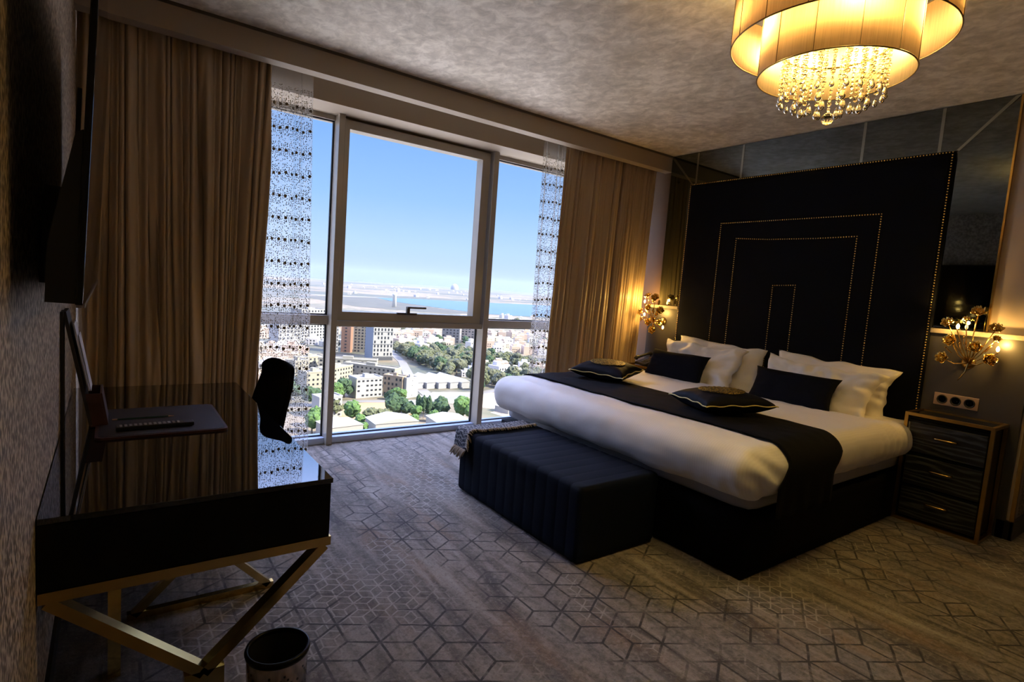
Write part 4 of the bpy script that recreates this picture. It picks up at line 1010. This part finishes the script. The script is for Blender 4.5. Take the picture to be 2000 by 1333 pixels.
bl('apartment_tower', 'mauve grey block beside the dark grey block', (408, 684), (432, 670), 14, 22, (.210, .193, .202), 6, 6, .5, .5)
# apartment rows
bl('apartment_block', 'long cream apartment row with windows stepping back to the left', (128, 397), (152, 414), 11, 15, CRM, 5, 9, .4, .45)
bl('apartment_block', 'cream apartment row joining the long row at the corner', (149, 427), (176, 390), 10, 15, CRM, 5, 12, .4, .45)
bl('apartment_block', 'long cream apartment block behind the stepped rows', (140, 462), (182, 440), 10, 14, (.336, .319, .269), 4, 10, .4, .4)
bl('apartment_block', 'pale cream block at the far left behind the rows', (128, 470), (150, 478), 10, 13, CRM, 4, 6, .4, .4)
bl('apartment_block', 'white four storey block with strip windows among the trees', (137.5, 365.5), (157, 367.5), 12, 13.5, WH, 4, 6, .5, .35, side=(.311, .311, .231))
bl('apartment_block', 'cream block with orange balconies and blank white gable', (159, 371), (168, 358.5), 8, 14.5, (.336, .260, .176), 4, 5, .45, .5)
bl('apartment_block', 'white gable block joined to the orange balcony block', (170.5, 356.8), (181, 359.5), 5, 14, WH, 4, 0 + 1, .05, .1)
bl('apartment_block', 'white apartment block behind the sheer curtain above the chair', (108, 380), (124, 384), 12, 16, CRM, 5, 5, .4, .4)
bl('apartment_block', 'pale block below the cream one behind the sheer curtain', (98, 318), (112, 320), 10, 12, WH, 4, 4, .4, .4)
bl('apartment_block', 'cream block at the left pane above the long road', (112, 425), (124, 432), 10, 17, CRM, 5, 4, .4, .4)
# sheds, halls, warehouses
def gable(name, label, p0, p1, d, h, rh, col, rc, group=None):
    w = math.dist(p0, p1); t = thing(name, label, 'warehouse', ((p0[0] + p1[0]) / 2, (p0[1] + p1[1]) / 2, GZ), face_rz(*p0, *p1), group); rz = face_rz(*p0, *p1); BP.append(((p0[0] + p1[0]) / 2 - math.sin(rz) * d / 2, (p0[1] + p1[1]) / 2 + math.cos(rz) * d / 2, math.hypot(w, d) / 2))
    obj('walls', bx(-w / 2, w / 2, 0, d, 0, h), bmat(col), t)
    b = BM(); A = [b.verts.new(p) for p in ((-w / 2 - .4, -.4, h + .01), (w / 2 + .4, -.4, h + .01), (0, -.4, h + rh))]; B = [b.verts.new(p) for p in ((-w / 2 - .4, d + .4, h + .01), (w / 2 + .4, d + .4, h + .01), (0, d + .4, h + rh))]
    b.faces.new(A); b.faces.new(B[::-1]); b.faces.new((A[0], B[0], B[2], A[2])); b.faces.new((A[1], A[2], B[2], B[1])); b.faces.new((A[0], A[1], B[1], B[0])); obj('roof', b, bmat(rc), t)
    return t
for k in range(5):
    gable('shed', 'long white roofed hall in the row of halls below the park', (191 + k * 9.6, 385 - k * 1.5), (199 + k * 9.6, 386 - k * 1.5), 36, 5, 2.5, (.336, .336, .344), (.370, .370, .378), 'white halls below the park')
gable('warehouse', 'pale flat warehouse at the lower left of the middle window', (88, 268), (106, 270), 16, 8, 1.2, (.336, .319, .294), (.353, .344, .319))
gable('warehouse', 'wide cream roofed warehouse at the bottom of the middle window', (112, 268), (136, 267), 16, 8, 2.4, (.344, .336, .311), (.353, .349, .319))
gable('warehouse', 'white warehouse behind the dark throw at the bottom of the window', (146, 264), (166, 262), 17, 7, 1.6, (.353, .344, .319), (.370, .361, .336))
gable('warehouse', 'grey walled long shed on the pale lot', (176, 326), (184, 340), 10, 4, 1.2, (.218, .223, .244), (.353, .336, .319))
gable('warehouse', 'low white building below the pale lot by the trees', (150, 312), (172, 318), 10, 5, 1.2, (.336, .336, .336), (.361, .328, .294))
gable('warehouse', 'white low sheds at the edge of the dusty pink lot', (214, 292), (246, 300), 12, 4, 1.0, (.353, .344, .336), (.370, .361, .353))
gable('warehouse', 'blue roofed hall behind the white gable block', (184, 446), (196, 436), 12, 6, 1.8, (.210, .126, .092), (.210, .277, .328))
# far chimney, dome
t = thing('water_tower', 'slim white tower standing at the near edge of the lagoon', 'tower', (698, 1575, GZ)); b = lathe(BM(), [(0, 0), (6.5, 0), (5.4, 33), (7.4, 35), (7.4, 42), (0, 43)], 14); obj('shaft', b, plain('bright_white', (.85, .85, .85), .8), t, True)
t = tag(obj('dome', lathe(BM(), [(55, 0), (55, 30), (42, 62), (20, 78), (0, 84)], 20, (3900, 6800, GZ)), bmat(WH), None, True), 'white dome shape on the far horizon', 'dome')
# dense low houses
HM = []
for k in range(5):
    w_, d_, h_ = 10 + 2 * k % 5, 9 + k, 5.5 + (k * 1.7) % 4
    b = BM(); box(b, -w_ / 2, w_ / 2, 0, d_, 0, h_); box(b, -w_ / 4, w_ / 5, d_ * .4, d_ * .8, h_ + .01, h_ + 2.4)
    for i in range(3):
        for j in range(2): box(b, -w_ / 2 + 1.2 + i * 3, -w_ / 2 + 2.5 + i * 3, -.08, -.01, 1.2 + j * 2.6, 2.6 + j * 2.6, 1)
    cols_ = [tuple(q * 1.7 for q in cc_) for cc_ in [(.361, .353, .336), (.353, .311, .260), (.336, .260, .210), (.353, .344, .353), (.302, .244, .193)]]
    me = bpy.data.meshes.new('house'); bmesh.ops.recalc_face_normals(b, faces=b.faces[:]); b.to_mesh(me); b.free(); me.materials.append(bmat(cols_[k])); me.materials.append(MT['win_dark']); HM.append(me)
hr = random.Random(21); used = []
def scatter_houses(cnt, area, label, group, sc=1.0, name='house'):
    """area: function -> (x,y)"""
    made = 0; tries = 0
    while made < cnt and tries < cnt * 40:
        tries += 1; x, y = area()
        if any((x - a) ** 2 + (y - c_) ** 2 < (17 * sc) ** 2 for a, c_ in used) or any((x - a) ** 2 + (y - c_) ** 2 < (q + 8) ** 2 for a, c_, q in BP): continue
        used.append((x, y)); o = bpy.data.objects.new(name, HM[hr.choice((0, 3))] if sc > 1 else hr.choice(HM)); COL.objects.link(o); o.location = (x, y, GZ); o.rotation_euler = (0, 0, hr.choice((-.45, -.4, .2, 1.1)) + hr.uniform(-.08, .08))
        s_ = sc * hr.uniform(.85, 1.25); o.scale = (s_, s_, s_ * hr.uniform(.8, 1.3)); tag(o, label, 'house', group); made += 1
def quad(p, q, r_, s_):
    def f():
        u, v = hr.random(), hr.random(); a = Vector(p).lerp(Vector(q), u); b_ = Vector(s_).lerp(Vector(r_), u); w = a.lerp(b_, v); return w.x, w.y
    return f
scatter_houses(85, quad((262, 610), (400, 520), (560, 780), (330, 900)), 'small pale flat roofed house in the dense quarter behind the park', 'houses behind the park')
scatter_houses(70, quad((400, 500), (560, 470), (800, 760), (570, 790)), 'small pale house in the dense quarter seen through the right pane', 'houses in the right pane')
scatter_houses(34, quad((130, 640), (250, 640), (330, 900), (190, 980)), 'low house among trees behind the apartment towers', 'houses behind the towers')
scatter_houses(22, quad((60, 400), (118, 440), (170, 620), (80, 600)), 'low pale house behind the dotted sheer curtain', 'houses behind the sheer')
scatter_houses(10, quad((255, 420), (330, 400), (370, 440), (300, 470)), 'cream house in the middle of the park trees', 'houses in the park')
scatter_houses(60, quad((800, 2450), (2300, 2500), (3800, 5600), (1500, 5200)), 'tiny pale building on the plain beyond the lagoon', 'buildings beyond the lagoon', 1.5, 'far_building')
scatter_houses(22, quad((560, 1000), (1100, 1050), (1250, 1280), (640, 1300)), 'pale building on the near shore of the lagoon', 'buildings on the near shore', 1.1, 'shore_building')
# trees
def crown(seed, col, lob=5, tall=1.0):
    b = BM(); r = random.Random(seed)
    for k in range(lob):
        a = r.uniform(0, 6.28); rr = r.uniform(0, .5); q = r.uniform(.42, .62)
        sphere(b, (rr * math.cos(a), rr * math.sin(a), r.uniform(.75, 1.45) * tall), q, 4, (1, 1, .85 * tall))
    for v in b.verts:
        v.co += Vector((nz(v.co, 4), nz(v.co + Vector((9, 0, 0)), 4), nz(v.co + Vector((0, 9, 0)), 4))) * .20
        v.co += Vector((nz(v.co, 11), nz(v.co + Vector((9, 0, 0)), 11), nz(v.co + Vector((0, 9, 0)), 11))) * .09
    me = bpy.data.meshes.new('crown'); b.to_mesh(me); b.free(); me.materials.append(col); me.shade_smooth(); return me
def leafmat(name, c):
    c = tuple(q * .95 for q in c)
    n = N(name); v = n.coord(); f = n.noise(v, 7, 5, .75)
    return n.done(n.bsdf(n.ramp(f, [(.38, tuple(x * .55 for x in c)), (.6, c), (.75, tuple(min(1, x * 1.5) for x in c))]), .9, 0, n.bump(f, 1, .3)))
LM = [leafmat('deep_leaf', (.062, .118, .050)), leafmat('olive_leaf', (.149, .167, .081)), leafmat('bright_leaf', (.124, .236, .062)), leafmat('dusty_leaf', (.167, .180, .112))]
CR = {(i, k): crown(i * 10 + k, LM[i]) for i in range(4) for k in range(3)}
CYP = crown(99, LM[0], 4, 2.2)
tb = BM(); lathe(tb, [(.10, 0), (.06, .5), (.04, 1.1)], 6); TRK = bpy.data.meshes.new('trunk'); tb.to_mesh(TRK); tb.free(); TRK.materials.append(plain('bark', (.22, .17, .12), .9))
tr_ = random.Random(4)
def tree(x, y, s_, mi, label, group=None, name='tree', me=None, tall=1.0):
    t = thing(name, label, 'tree', (x, y, GZ), tr_.uniform(0, 6), group); t.scale = (s_, s_, s_ * tall)
    for nme, m_ in (('crown', me or CR[(mi, tr_.randrange(3))]), ('trunk', TRK)):
        o = bpy.data.objects.new(nme, m_); COL.objects.link(o); o.parent = t
    return t
TP = []
def free(x, y, r_):
    if any((x - a) ** 2 + (y - b_) ** 2 < (.8 * q + r_) ** 2 for a, b_, q in BP): return False
    if any((x - a) ** 2 + (y - b_) ** 2 < (.70 * (r_ + c_)) ** 2 for a, b_, c_ in TP): return False
    TP.append((x, y, r_)); return True
k = 0; tries = 0
while k < 150 and tries < 5000:
    tries += 1; u = tr_.random(); v = tr_.random(); a = Vector((266, 600)).lerp(Vector((238, 368)), u); w_ = 30 + 95 * (1 - abs(u - .6)); x, y = a.x + v * w_, a.y + v * 16; r_ = tr_.uniform(5, 8)
    if not free(x, y, r_) or any((x - p) ** 2 + (y - q) ** 2 < (7 + r_) ** 2 for p, q in used): continue
    k += 1; g3 = 0 if u < .33 else (1 if u < .66 else 2)
    tree(x, y, r_, tr_.choice((0, 1, 1, 3, 3)), ('leafy tree at the far end of the park band by the dense houses', 'leafy tree in the middle of the park band above the white halls', 'leafy tree at the near end of the park band beside the right mullion')[g3], ('far park trees', 'middle park trees', 'near park trees')[g3])
k = 0; tries = 0
while k < 55 and tries < 3000:
    tries += 1; u, v = tr_.random(), tr_.random(); x, y = 262 + 110 * u, 345 + 95 * v + 10 * u; r_ = tr_.uniform(4, 6.5)
    if not free(x, y, r_) or any((x - p) ** 2 + (y - q) ** 2 < (7 + r_) ** 2 for p, q in used): continue
    k += 1; tree(x, y, r_, tr_.choice((1, 3, 3)), 'olive tree in the grove seen through the right pane', 'grove in the right pane')
k = 0; tries = 0
while k < 30 and tries < 3000:
    tries += 1; u, v = tr_.random(), tr_.random(); x, y = 150 + 400 * u, 620 + 250 * v; r_ = tr_.uniform(4, 7)
    if not free(x, y, r_) or any((x - p) ** 2 + (y - q) ** 2 < (7 + r_) ** 2 for p, q in used): continue
    k += 1; tree(x, y, r_, tr_.choice((0, 3)), 'dark tree standing among the distant houses', 'trees among the houses')
sing = [(127, 366, 7.5, 0, 'dark green tree cluster left of the white strip window block'), (131, 371, 7, 0, 'dark green tree behind the left tree cluster'), (122, 360, 7, 2, 'green tree nearest the left mullion of the middle window'),
        (161.5, 352, 5, 2, 'small green tree between the two white blocks'), (164, 348, 4.5, 2, 'small bushy tree right of the small green tree'), (158, 355, 4, 0, 'little tree at the foot of the white strip window block'),
        (142, 315, 7.5, 0, 'large round tree right of the orange lot'), (148, 308, 6, 0, 'round tree beside the large round tree'), (150, 300, 4.5, 2, 'bright green bush in front of the pointed trees'),
        (168, 300, 6.5, 0, 'wide dark tree right of the pointed trees'), (163, 302, 5, 0, 'dark tree at the left of the wide dark tree'), (178, 290, 7.5, 2, 'bright green tree beside the right mullion'), (181, 284, 6.5, 2, 'second bright green tree lower beside the right mullion'),
        (108, 322, 6, 1, 'brownish olive tree left of the orange lot'), (112, 305, 6.5, 2, 'green tree above the lower left warehouse'), (120, 296, 6, 1, 'olive tree above the wide cream warehouse'), (128, 296, 5.5, 1, 'olive tree behind the cream roof'),
        (111, 288, 4.5, 2, 'bright tree between the two lower warehouses'), (107, 276, 4, 2, 'small tree at the gap between the warehouses'), (142, 284, 4, 2, 'small tree right of the wide cream warehouse'), (158, 290, 4, 2, 'yellow green bush left of the white warehouse'),
        (92, 300, 6, 2, 'green tree seen low through the dotted sheer'), (86, 290, 6, 2, 'pale green tree at the lower edge of the left pane'), (104, 350, 7, 0, 'dark tree seen through the dotted sheer'), (96, 372, 7, 0, 'dark tree behind the chair through the sheer'), (112, 400, 7, 1, 'olive tree beside the left mullion in the left pane')]
for x, y, s_, mi, lab in sing: tree(x, y, s_, mi, lab)
for k, (x, y) in enumerate(((153.5, 303), (156, 300.5), (159, 299))): tree(x, y, 3.0, 0, 'slim pointed dark cypress, one of three in front of the low white building', 'pointed cypresses', 'cypress', CYP, 1.3)
for k in range(26):
    tree(640 + 42 * k, 960 + 12 * (k % 4), tr_.uniform(7, 11), 3, 'dusty tree on the flat land before the lagoon', 'trees before the lagoon')

# ------------------------------------------------------------------ thin summer haze over the plain
n = N('summer_haze'); vs_ = n.node('ShaderNodeVolumeScatter'); n.inp(vs_.inputs['Color'], (.48, .66, 1.0)); vs_.inputs['Density'].default_value = 4.0e-5
n.t.links.new(vs_.outputs[0], n.out.inputs['Volume'])
hz = obj('haze', bx(-12000, 12000, 60, 12000, GZ - 1, 160), n.m); hz['kind'] = 'structure'
